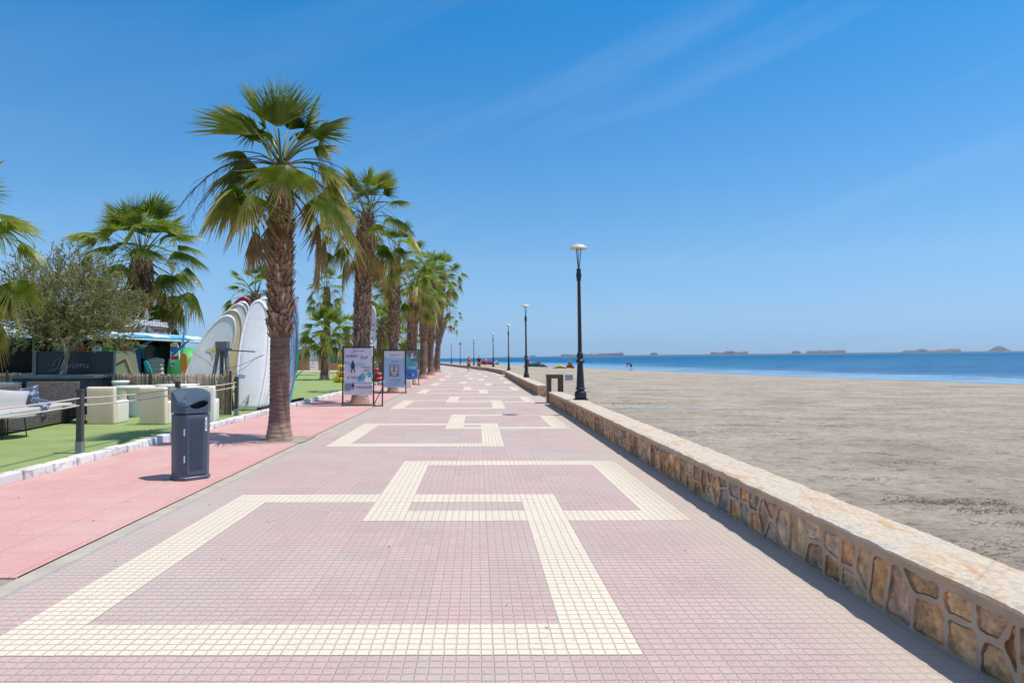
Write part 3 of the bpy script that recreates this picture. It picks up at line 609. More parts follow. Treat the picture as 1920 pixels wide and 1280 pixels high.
def palm(label, x, y, heart, lean=(0, 0), Rb=.95, Lp=.95, nf=34, ndead=8, rt=.21, rb=None, seed=1, nseg=32, smooth_to=None, boot=True, stalks=4, group='tall fan palms lining the promenade', rtop=None, lowdead=0, boots_n=None, up=1.0, fixed=None):
    rs = random.Random(seed); root = thing('fan_palm', label, 'palm tree', (x, y, 0), 0, group)
    rb = rb or rt*1.45; rtop = rtop or rt*1.15; smooth_to = smooth_to if smooth_to is not None else heart*.3
    ax = lambda z: Vector((lean[0]*(z/heart)**1.5, lean[1]*(z/heart)**1.5, z))
    def rad(z):
        r = rt+(rb-rt)*math.exp(-z/.28)
        if z > smooth_to: r = r+(rtop-rt)*min(1, (z-smooth_to)/.5)
        if z > heart-.5: r *= 1-.35*(z-(heart-.5))/.5
        return r
    tm = MB(); tm.smooth = True; z = -.05; Rg = []; n = 20
    while z < heart+.02:
        r = rad(max(0, z)); k = math.sin(z*math.pi*2/.085)*.004 if z < smooth_to else 0; c_ = ax(max(0, z)); c_.z = z
        t_ = 1.0+.5*mnoise.noise(Vector((0, seed, z*2.2))); tm.cur = (t_*(1.9 if z < .35 else 1), t_*(2.1 if z < .35 else 1), t_*(2.0 if z < .35 else 1))
        Rg.append([tm.vert(c_+Vector((math.cos(q*2*math.pi/n), math.sin(q*2*math.pi/n), 0))*(r+k)*(1+.05*mnoise.noise(Vector((math.cos(q*2*math.pi/n)*1.5, math.sin(q*2*math.pi/n)*1.5, z*1.3+seed))))) for q in range(n)]); z += .022 if z < smooth_to else .12
    for a, b_ in zip(Rg, Rg[1:]):
        for i in range(n): j = (i+1) % n; tm.face((a[i], a[j], b_[j], b_[i]))
    tm.build('trunk', M['trunk'], root)
    if boot:
        bm_ = MB(); span = heart-.05-smooth_to; nb = boots_n or int(span*210)
        for i in range(nb):
            z = smooth_to+span*i/nb; a = i*2.39996+rs.uniform(-.12, .12); r = rad(z)-.012; c_ = ax(z)
            o = Vector((math.cos(a), math.sin(a), 0)); s_ = Vector((-o.y, o.x, 0)); w_ = rs.uniform(.05, .085); h_ = rs.uniform(.09, .22); out = rs.uniform(.02, .085)*(1+.5*(z/heart)); sk = rs.uniform(-.05, .05)
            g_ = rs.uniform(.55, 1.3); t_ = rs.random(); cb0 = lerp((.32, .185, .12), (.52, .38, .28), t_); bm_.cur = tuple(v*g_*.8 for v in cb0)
            p0 = c_+o*r; b0 = bm_.vert(p0-s_*w_*.7); b1 = bm_.vert(p0+s_*w_*.7); b2 = bm_.vert(p0+o*.035+Vector((0, 0, .01)))
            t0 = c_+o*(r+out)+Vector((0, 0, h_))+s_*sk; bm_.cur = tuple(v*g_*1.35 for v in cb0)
            t1 = bm_.vert(t0-s_*w_*.45); t2 = bm_.vert(t0+s_*w_*.45+Vector((0, 0, rs.uniform(-.03, .03)))); t3 = bm_.vert(t0+o*.018)
            bm_.face((b0, b2, t3, t1)); bm_.face((b2, b1, t2, t3)); bm_.face((t1, t3, t2)); bm_.face((b0, t1, t2, b1))
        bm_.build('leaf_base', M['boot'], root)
    H = ax(heart); cm = MB(); dm = MB()
    for i in range(int(nf*1.0)):
        u = (i+.5)/nf; az_ = i*2.39996+rs.uniform(-.25, .25); el = R(84-128*u*up+rs.uniform(-12, 12)); lp = Lp*rs.uniform(1.0, 1.45)*(.85+.25*u)
        O = H+Vector((math.cos(az_)*.08, math.sin(az_)*.08, .1-.45*u))
        P, d, h = petiole(cm, O, az_, el, lp, rs, sag=.06+.30*u)
        age = max(0, (u-.45)/.55); upv = Vector((0, 0, 1))
        axd = (d+Vector((0, 0, -.12-1.1*u*u))).normalized(); nrm = upv*1.0+h*(.2+.9*u)+Vector((rs.uniform(-.25, .25), rs.uniform(-.25, .25), 0))
        if el > R(60): axd = (d+h*.15).normalized(); nrm = -h*1.0+Vector((0, 0, .3))
        tw = Matrix.Rotation(rs.uniform(-.5, .5), 3, axd); fan(cm, P, axd, tw @ nrm, Rb*rs.uniform(.62, .88), age, rs, nseg, rs.uniform(55, 105)*(1-.2*age), droop=.02+.30*u)
    if fixed:      # hand placed fronds of the nearest palm: base of the blade, direction, distance behind the trunk, size, spread, age
        for (hx, hy, tx, ty, dy, k, sp, ag) in fixed:
            Y0 = y+dy; P = A(hx, hy, Y0)-Vector((x, y, 0)); Q = A(tx, ty, Y0+dy*.45)-Vector((x, y, 0)); O = H+Vector((0, 0, .05)); ln = (P-O).length; az_ = math.atan2(P.y-O.y, P.x-O.x)
            mid = (O+P)/2+Vector((0, 0, .10*ln)); cm.cur = (.19, .21, .06); pp = spline([O, mid, P], 4); cm.tube(pp, [.026-.012*i/len(pp) for i in range(len(pp))], 5, cap=False, flat=.6)
            hv = Vector((P.x-O.x, P.y-O.y, 0)); axd = (Q-P); RR = axd.length*k*1.1; axd.normalize(); nn = (Vector((0, 0, 1))+hv*.5) if axd.z < .35 else (Vector((0, 0, .5))-hv+Vector((0, -.6 if dy <= 0 else .6, 0)))
            if axd.z < -.8: nn = hv.normalized() if hv.length > .1 else Vector((0, -1, .2))
            fan(cm, P, axd, nn, RR, min(1, ag*1.25), rs, nseg, sp, droop=.05+.34*ag if axd.z > -.8 else .02)
    cm.build('crown', M['leaf'], root)
    if ndead:
        for i in range(ndead):
            az_ = i*2.39996*1.7+rs.uniform(-.3, .3)+seed; el = R(rs.uniform(-62, -25)); O = H+Vector((math.cos(az_)*.12, math.sin(az_)*.12, rs.uniform(-.7, -.3)))
            P, d, h = petiole(dm, O, az_, el, Lp*rs.uniform(.6, .95), rs, col=(.25, .16, .08), sag=.5)
            fan(dm, P, (d*.3+Vector((0, 0, -1))).normalized(), h, Rb*rs.uniform(.65, .9), 1, rs, max(10, nseg//2), rs.uniform(22, 50), droop=.05, dead=True)
        for i in range(lowdead):      # thatch hanging close against the trunk
            az_ = rs.uniform(0, 6.28); z_ = heart-rs.uniform(.25, .9); O = ax(z_)+Vector((math.cos(az_), math.sin(az_), 0))*(rtop*.9); h = Vector((math.cos(az_), math.sin(az_), 0))
            fan(dm, O+h*.08, (Vector((0, 0, -1))+h*.12), h, Rb*rs.uniform(.6, .95), 1, rs, 12, rs.uniform(8, 20), droop=.0, dead=True)
        dm.build('dead_frond', M['leaf'], root)
    if stalks:
        sm = MB()
        for i in range(stalks):
            az_ = rs.uniform(0, 6.28) if not (seed == 101) else (math.pi+rs.uniform(-.5, .5) if i % 2 == 0 else rs.uniform(-.6, .6)); d = Vector((math.cos(az_), math.sin(az_), 0)); ln = rs.uniform(1.3, 2.1)*Rb; pts = []
            for k in range(9): u = k/8; pts.append(H+d*ln*u+Vector((0, 0, .05+ln*(.55*u-.95*u*u))))
            sm.cur = (.20, .15, .11); sm.tube(pts, [.013*(1-.6*k/8) for k in range(9)], 4)
            for k in range(3, 9):
                for q in range(2):
                    p = pts[k]; e = p+d*rs.uniform(0, .25)+Vector((rs.uniform(-.15, .15), rs.uniform(-.15, .15), -rs.uniform(.2, .55))); sm.tube([p, (p+e)/2+d*.06, e], [.005, .004, .002], 3)
        sm.build('flower_stalk', M['leaf'], root)
    return root
def at_h(px, py, Y): return A(px, py, Y).z
NEAR = [
 (522, 240, 517, 136, -.2, 1.0, 56, .0), (540, 244, 560, 168, .35, .95, 58, .0), (500, 240, 480, 166, .45, .95, 58, .05), (484, 254, 390, 188, -.1, 1.0, 50, .15), (476, 258, 442, 196, .5, .9, 62, .1),
 (578, 252, 648, 210, -.1, 1.05, 48, .15), (568, 246, 594, 182, .5, .9, 62, .1), (512, 228, 540, 150, .15, .9, 60, .05), (478, 246, 412, 214, .3, .85, 60, .15), (588, 256, 628, 226, .4, .85, 60, .2), (444, 344, 392, 402, .3, .95, 75, .6), (614, 356, 652, 432, .0, .95, 70, .7), (598, 262, 626, 304, .3, .85, 60, .3), (456, 284, 404, 292, .2, .9, 85, .4), (464, 296, 436, 350, .6, .9, 70, .5),
 (536, 308, 536, 384, -.75, 1.0, 80, .15), (602, 308, 668, 338, .15, .95, 80, .45), (438, 352, 374, 436, -.1, 1.0, 66, .5), (468, 360, 420, 452, -.5, 1.0, 80, .8), (452, 356, 440, 440, .6, .9, 50, .9),
 (592, 366, 574, 446, .4, .9, 45, .85), (604, 364, 676, 440, -.3, 1.05, 66, .5), (620, 366, 682, 408, .35, .9, 60, .6), (508, 250, 462, 236, .7, .9, 70, .1), (552, 250, 612, 236, .7, .9, 70, .1), (492, 270, 470, 200, .8, .85, 70, .1), (586, 276, 640, 268, .5, .9, 70, .25), (448, 318, 396, 356, .45, .95, 75, .45), (622, 336, 660, 396, .5, .9, 75, .55), (486, 330, 466, 388, .8, .8, 70, .6), (570, 330, 596, 384, .8, .8, 70, .6)]
PALMS = [  # base px, base py, heart px, heart py, look
 ('big near fan palm standing behind the grey litter bin', 524, 826, 527, 318, dict(Rb=.98, Lp=1.02, nf=0, ndead=9, rt=.18, rb=.275, rtop=.195, seed=101, nseg=44, smooth_to=1.95, stalks=8, boots_n=620, fixed=NEAR)),
 ('fan palm rising behind the advertising board with the surf sports', 675, 757.5, 688, 402, dict(Rb=1.0, Lp=1.0, nf=34, ndead=9, rt=.235, rb=.36, rtop=.25, seed=12, nseg=36, smooth_to=1.55, lowdead=8)),
 ('fan palm rising behind the pale blue price board', 737, 735.5, 741, 482, dict(Rb=.95, Lp=1.0, nf=32, ndead=7, rt=.20, rb=.3, rtop=.225, seed=13, nseg=28, smooth_to=2.3, lowdead=4)),
 ('fan palm rising behind the bright blue poster board', 771, 721, 777, 536, dict(Rb=.95, Lp=.95, nf=32, ndead=9, rt=.23, rb=.34, rtop=.27, seed=14, nseg=24, smooth_to=1.9, lowdead=5)),
 ('fan palm with a dark ring of stubs and a dead brown skirt', 793, 710.5, 797, 545, dict(Rb=1.0, Lp=1.0, nf=34, ndead=12, rt=.25, rb=.40, rtop=.29, seed=15, nseg=22, smooth_to=2.9, lowdead=16)),
 ('third palm from the far end of the promenade row, its trunk nearly straight', 807.5, 703.5, 811, 528, dict(Rb=1.15, Lp=1.15, nf=36, ndead=12, rt=.25, rb=.42, rtop=.30, seed=16, nseg=20, smooth_to=2.8, lowdead=6)),
 ('tall palm at the seaward end of the promenade row, highest in the far clump', 820.5, 698, 831, 512, dict(Rb=1.4, Lp=1.45, nf=44, ndead=14, rt=.26, rb=.44, rtop=.34, seed=17, nseg=18, smooth_to=3.0, lowdead=6)),
]
for lb, bx_, by_, hx, hy, kw in PALMS:
    g_ = G(bx_, by_); strip('tree_pit', g_.x-.45-cx(g_.y), g_.x+.55-cx(g_.y), g_.y-.4, g_.y+.6, .0165, M['soil'])
    h_ = A(hx, hy, g_.y); palm(lb, g_.x, g_.y, h_.z, lean=(h_.x-g_.x, 0), **kw)
LAWN = [  # base px, distance, heart px, py
 ('palm crown reaching into the picture at the left edge above the olive tree', -120, 11.2, -120, 425, dict(Rb=.9, Lp=.9, nf=30, ndead=4, seed=31, nseg=38, smooth_to=.6, rt=.24)),
 ('broad palm with shaggy dark trunk standing behind the script roof sign', 263, 29, 265, 478, dict(Rb=1.6, Lp=1.6, nf=56, ndead=18, seed=32, nseg=34, smooth_to=.5, rt=.34, rtop=.42, lowdead=14, stalks=10, boots_n=1400)),
 ('small palm crown looking over the tops of the stacked surfboards', 478, 30, 480, 552, dict(Rb=.85, Lp=.9, nf=30, ndead=6, seed=33, nseg=22)),
 ('tall lawn palm behind the short green one, with shaggy crown', 613, 58, 613, 540, dict(Rb=1.1, Lp=1.1, nf=34, ndead=9, seed=34, nseg=20, lowdead=6)),
 ('short bright green palm on the lawn left of the first board', 608, 45.5, 610, 622, dict(Rb=1.45, Lp=.95, nf=28, ndead=0, seed=35, nseg=24, rt=.25, rb=.4, smooth_to=1.5, stalks=0, up=.85)),
 ('palm with full green crown behind the white feather flags', 716, 44, 716, 612, dict(Rb=1.1, Lp=1.0, nf=32, ndead=8, seed=36, nseg=20, lowdead=6)),
 ('low palm seen between the third and fourth trunks of the row', 758, 56, 758, 640, dict(Rb=1.0, Lp=.95, nf=28, ndead=6, seed=37, nseg=18)),
 ('palm half hidden behind the upper trunk of the price board palm', 728, 52, 728, 560, dict(Rb=1.15, Lp=1.1, nf=32, ndead=8, seed=38, nseg=18)),
 ('distant lawn palm left of the first board palm trunk', 652, 66, 650, 618, dict(Rb=1.1, Lp=1.0, nf=28, ndead=6, seed=39, nseg=16)),
]
for lb, bx_, Y, hx, hy, kw in LAWN:
    b_ = A(bx_, 700, Y); h_ = A(hx, hy, Y); palm(lb, b_.x, Y, h_.z, lean=(h_.x-b_.x, 0), group='fan palms on the lawn', **kw)
for lb, bx_, Y, hx, hy, kw in (('slim far palm whose crown leans out to the right of the far clump', 814, 84, 842, 588, dict(Rb=1.0, Lp=1.1, nf=22, ndead=5, seed=41, nseg=14, rt=.2)),
                             ('hidden far palm behind the end of the row', 800, 92, 806, 500, dict(Rb=1.4, Lp=1.4, nf=30, ndead=8, seed=42, nseg=14, rt=.25)),):
    b_ = A(bx_, 700, Y); h_ = A(hx, hy, Y); palm(lb, b_.x, Y, h_.z, lean=(h_.x-b_.x, 0), **kw)

# ------------------------------------------------------------------ olive tree in the planter
M['bark'] = mat('olive_bark', (.36, .30, .24), (.20, .165, .13), .95, 10, bump=.02, bscale=22, stretch=(1, 1, .3))
M['olive'] = leafmat('olive_leaf', .5, .25)
def olive():
    rs = random.Random(5); O = A(115, 712, 18.2); root = thing('olive_tree', 'grey green olive tree growing out of the dark planter', 'olive tree', O)
    tm = MB(); tips = []; tm.smooth = True; lm = MB()
    def grow(p, d, ln, r, depth):
        pts = [p]; q = p.copy(); dd = d.copy(); k = 5
        for i in range(k):
            dd = (dd+Vector((rs.uniform(-.22, .22), rs.uniform(-.22, .22), rs.uniform(-.08, .14)))).normalized(); q = q+dd*ln/k; pts.append(q)
        tm.tube(pts, [r*(1-.45*i/k) for i in range(k+1)], 7 if depth < 2 else 4, cap=False)
        if depth >= 2:
            for pp in pts[1:]: tips.append((pp, dd))
        if depth < 4:
            for _ in range({0: 4, 1: 4, 2: 4, 3: 3}[depth]):
                j = rs.randint(2, k) if depth else k; a = rs.uniform(0, 6.28); side = Vector((math.cos(a), math.sin(a), rs.uniform(.0, .5) if depth else rs.uniform(.3, .9)))
                grow(pts[j], (dd*.55+side).normalized(), ln*rs.uniform(.62, .85), r*.5, depth+1)
    grow(Vector((0, 0, -.05)), Vector((.02, 0, 1)), .85, .10, 0)
    c0 = Vector((.05, 0, 1.95)); pts = []
    for p, d in tips:
        pts.append((p, d))
    for _ in range(3600):      # outer twigs fill an uneven dome
        a = rs.uniform(0, 6.28); zz = rs.uniform(-.75, 1); rr = (1-zz*zz if zz > 0 else 1-.5*zz*zz)**.5; q = Vector((math.cos(a)*rr*2.0, math.sin(a)*rr*1.6, zz*1.75))
        q *= rs.uniform(.35, 1.0)*(1+.30*mnoise.noise(q*1.1+Vector((3, 0, 0)))); q += c0
        if mnoise.noise(q*1.9) > .30: continue
        pts.append((q, (q-c0).normalized()))
    for p, d in pts:
        if rs.random() < .05: continue
        d = (d*.6+Vector((rs.uniform(-.6, .6), rs.uniform(-.6, .6), rs.uniform(-.3, .9)))).normalized(); L_ = rs.uniform(.16, .34)
        tm.cur = (1, 1, 1); tm.tube([p-d*.1, p+d*L_], [.006, .002], 3, cap=False)
        g_ = rs.uniform(.65, 1.35); y_ = rs.random()
        for k in range(rs.randint(16, 26)):
            u = rs.random(); o = p+d*L_*u; e = Vector((rs.uniform(-1, 1), rs.uniform(-1, 1), rs.uniform(-.5, 1))); e = (e*.8+d*.7).normalized(); n_ = e.cross(Vector((rs.uniform(-1, 1), rs.uniform(-1, 1), rs.uniform(-1, 1)))).normalized(); l_ = rs.uniform(.045, .075); w_ = .012
            lm.cur = tuple(v*g_ for v in lerp((.17, .175, .06), (.34, .31, .13), min(1, y_*.7+rs.random()*.4)))
            lm.face([lm.vert(o), lm.vert(o+e*l_*.5+n_*w_), lm.vert(o+e*l_), lm.vert(o+e*l_*.5-n_*w_)])
    tm.build('trunk', M['bark'], root); lm.build('crown', M['olive'], root)
olive()
# banana-like plant behind the boards
def bigleaf():
    rs = random.Random(2); O = A(536, 700, 24.5); O.z = 0; root = thing('banana_plant', 'bright green broad leaved plant right of the trunk of the near palm', 'plant', O); mb = MB(); mb.smooth = True
    for i in range(9):
        a = rs.uniform(0, 6.28); d = Vector((math.cos(a), math.sin(a), 0)); s_ = Vector((-d.y, d.x, 0)); H_ = rs.uniform(1.3, 2.4); rows = []
        for k in range(9):
            u = k/8; p = d*(.15+.55*u*u)+Vector((0, 0, H_*(u-.18*u*u))); w_ = .20*math.sin(math.pi*max(0, (u-.35)/.65))**.7 if u > .35 else .02
            mb.cur = (.05+.05*u, .22+.06*u, .03); rows.append([mb.vert(p-s_*w_+Vector((0, 0, .06*w_/.2))), mb.vert(p), mb.vert(p+s_*w_+Vector((0, 0, .06*w_/.2)))])
        for r_a, r_b in zip(rows, rows[1:]):
            for k in range(2): mb.face((r_a[k], r_a[k+1], r_b[k+1], r_b[k]))
    mb.build('foliage', M['leaf'], root)
bigleaf()
# ------------------------------------------------------------------ plain materials of the fittings
def plain(n, c, rough=.5, metal=0, spec=None): M[n] = mat(n, c, tuple(v*.93 for v in c), rough, 6, metal=metal, spec=spec)
plain('black_iron', (.012, .017, .024), .38); plain('lamp_white', (.62, .58, .50), .5); plain('lamp_glass', (.55, .52, .45), .3)
plain('grey_metal', (.16, .17, .19), .5); plain('white_plastic', (.88, .84, .77), .42); plain('dark_steel', (.045, .036, .034), .6)
plain('brown_post', (.075, .058, .062), .65); plain('post_shoe', (.30, .31, .33), .5, .4); plain('rope', (.62, .50, .42), .8)
plain('board_white', (.88, .87, .85), .25); plain('board_cream', (.74, .64, .42), .35); plain('board_blue', (.12, .42, .58), .3); plain('board_grey', (.27, .32, .38), .35)
plain('board_red', (.42, .05, .08), .35); plain('board_pink', (.52, .43, .47), .4); plain('yellow', (.80, .52, .03), .5); plain('red', (.62, .035, .035), .5); plain('teal', (.03, .42, .46), .5)
plain('green', (.05, .42, .09), .55); plain('orange', (.75, .30, .03), .5); plain('blue', (.03, .16, .50), .45); plain('black', (.012, .012, .014), .6); plain('white', (.8, .8, .8), .6)
plain('navy', (.020, .035, .055), .45); plain('navy_trim', (.13, .19, .25), .4); plain('table_grey', (.36, .39, .41), .35); plain('cushion', (.48, .47, .46), .9)
plain('dark_wood', (.055, .04, .034), .75); plain('panel_sage', (.27, .30, .20), .7); plain('ply', (.50, .30, .13), .7); plain('skin', (.50, .28, .19), .6); plain('hair', (.06, .04, .03), .7)
plain('ink', (.03, .03, .05), .7); plain('ink_soft', (.20, .22, .34), .7); plain('sky_print', (.30, .48, .66), .6); plain('teal_print', (.10, .42, .52), .6); plain('paper', (.60, .60, .69), .6)
plain('bin_plastic', (.070, .095, .135), .42); plain('hinge', (.60, .60, .60), .35, .6)
M['wicker'] = mat('wicker', (.16, .135, .12), (.05, .042, .04), .8, 55, bump=.012, bscale=60, lo=.45, hi=.55)
M['batik'] = mat('patterned_cloth', (.06, .085, .15), (.34, .40, .50), .9, 9, lo=.52, hi=.6)
M['awning'] = mat('awning_cloth', (.05, .35, .55), (.62, .72, .80), .7, 1.1, lo=.42, hi=.55, stretch=(.5, 1.6, 4))
M['brick'] = mat('orange_brick', (.52, .25, .13), (.44, .20, .10), .85, 14, bump=.004)
M['reed'] = mat('reed', (2.3, 2.1, 1.9), (1.5, 1.4, 1.3), .9, 12, vcol=True)
M['plasticwhite2'] = mat('warm_back_plastic', (.98, .74, .62), (.90, .65, .50), .5, 2.2)  # white chair backs: warm light tinted into the colour, offsetting green turf bounce
for k_ in ('plasticwhite2', 'white_plastic'):      # thick milky moulded plastic lets light through
    b_ = M[k_].node_tree.nodes['Principled BSDF']; b_.inputs['Subsurface Weight'].default_value = .75; b_.inputs['Subsurface Scale'].default_value = .22; b_.inputs['Subsurface Radius'].default_value = (1, .9, .75)
M['concrete'] = mat('concrete', (.36, .34, .31), (.27, .25, .23), .9, 8, bump=.01)

# ------------------------------------------------------------------ lamps on the wall
def lamp(label, x, y, z0, H=4.27, seed=0):
    root = thing('street_lamp', label, 'street lamp', (x, y, z0), 0, 'black street lamps along the sea wall')
    b = MB(); b.box((0, 0, .015), (.36, .36, .03)); b.build('base_plate', M['black_iron'], root)
    b = MB(); b.smooth = True
    b.lathe([(.155, .03), (.165, .06), (.17, .16), (.155, .21), (.11, .25), (.105, .275), (.14, .29), (.142, .31), (.115, .33), (.112, .36), (.078, .98), (.075, 1.0), (.10, 1.01), (.128, 1.04), (.128, 1.07), (.09, 1.09), (.07, 1.12),
             (.088, 1.16), (.098, 1.20), (.088, 1.25), (.062, 1.29), (.056, 1.32)], n=8, rot=R(22.5))
    b.build('pedestal', M['black_iron'], root)
    b = MB(); b.smooth = True; b.lathe([(.056, 1.31), (.045, H-1.02), (.06, H-1.01), (.066, H-.98), (.056, H-.95), (.075, H-.90), (.068, H-.80), (.058, H-.76), (.062, H-.70), (.062, H-.68)], n=14); b.build('pole', M['black_iron'], root)
    b = MB()
    for a in (.2, 2.3, 4.4): b.tube([(.014*math.cos(a), .014*math.sin(a), H-.70), (.075*math.cos(a), .075*math.sin(a), H-.115)], .011, 6)
    b.build('strut', M['black_iron'], root)
    b = MB(); b.smooth = True; b.lathe([(.02, H), (.08, H-.006), (.15, H-.03), (.205, H-.07), (.235, H-.115), (.242, H-.135), (.236, H-.142), (.19, H-.13), (.05, H-.12), (.02, H-.12)], n=28); b.build('lamp_shade', M['lamp_white'], root)
    return root
LAMPS = [(1090.3, 751.5, .4, 'first and nearest black wall lamp, mushroom shade against the sky'), (987, 708.5, .39, 'second black wall lamp from the camera, beyond the gap'), (954, 694.6, .39, 'third wall lamp, at the end of the middle wall run'),
         (925, 688.3, .39, 'fourth wall lamp, just right of the dark shirted walker'), (888.6, 685, .39, 'fifth wall lamp, rising between the two walkers'), (846.3, 682, .39, 'seventh lamp, small mushroom shade left of the lantern')]
for px, py, z, lb in LAMPS:
    p = G(px, py, z); lamp(lb, p.x+.0, p.y+(.15 if p.y < 30 else 0), WH+.028).rotation_euler = (0, -TILT, 0)
p = G(863, 683, .0)     # lantern type
root = thing('lantern_post', 'black post with an old fashioned glass lantern, left of the walkers', 'street lamp', (A(863, 683, 116).x, 116, 0))
b = MB(); b.smooth = True; b.lathe([(.2, 0), (.2, .2), (.1, .3), (.09, 1.1), (.12, 1.15), (.06, 1.3), (.045, 3.5), (.09, 3.55), (.03, 3.62)], n=10); b.build('pole', M['black_iron'], root)
b = MB(); b.lathe([(.10, 3.62), (.20, 4.05)], n=6); b.build('lamp_glass', M['lamp_glass'], root)
b = MB(); b.lathe([(.235, 4.05), (.12, 4.25), (.03, 4.3), (.02, 4.42)], n=6); b.build('roof', M['black_iron'], root)
p = A(822.5, 681, 160); root = thing('lantern_post', 'faint last post beside the far palm trunks', 'street lamp', (p.x, 160, 0)); b = MB(); b.lathe([(.12, 0), (.10, 1.2), (.06, 1.3), (.05, 3.9)], n=8); b.build('pole', M['black_iron'], root)
b = MB(); b.lathe([(.2, 4.1), (.24, 3.95), (.05, 3.9)], n=8); b.build('lamp_shade', M['lamp_white'], root)
# park lamps on the left
def park_lamp(label, px, Y, H=8.2):
    x = A(px, 650, Y).x; root = thing('park_lamp', label, 'street lamp', (x, Y, 0), 0, 'tall grey lamps on the lawn')
    b = MB(); b.smooth = True; b.lathe([(.16, 0), (.13, .5), (.085, .6), (.06, H-.9), (.055, H-.75)], n=12); b.build('pole', M['grey_metal'], root)
    b = MB(); b.smooth = True; b.lathe([(.06, H-.78), (.12, H-.72), (.27, H-.14), (.27, H-.1)], n=16); b.build('lamp_glass', M['lamp_glass'], root)
    b = MB(); b.smooth = True; b.lathe([(.30, H-.12), (.31, H-.05), (.2, H), (.02, H+.01)], n=16); b.build('cap', M['grey_metal'], root)
park_lamp('tall grey lamp with glass cone between near palm and short green palm', 555, 69)
park_lamp('tall grey pole rising left of the surfboards beside the shaggy palm', 322, 44)

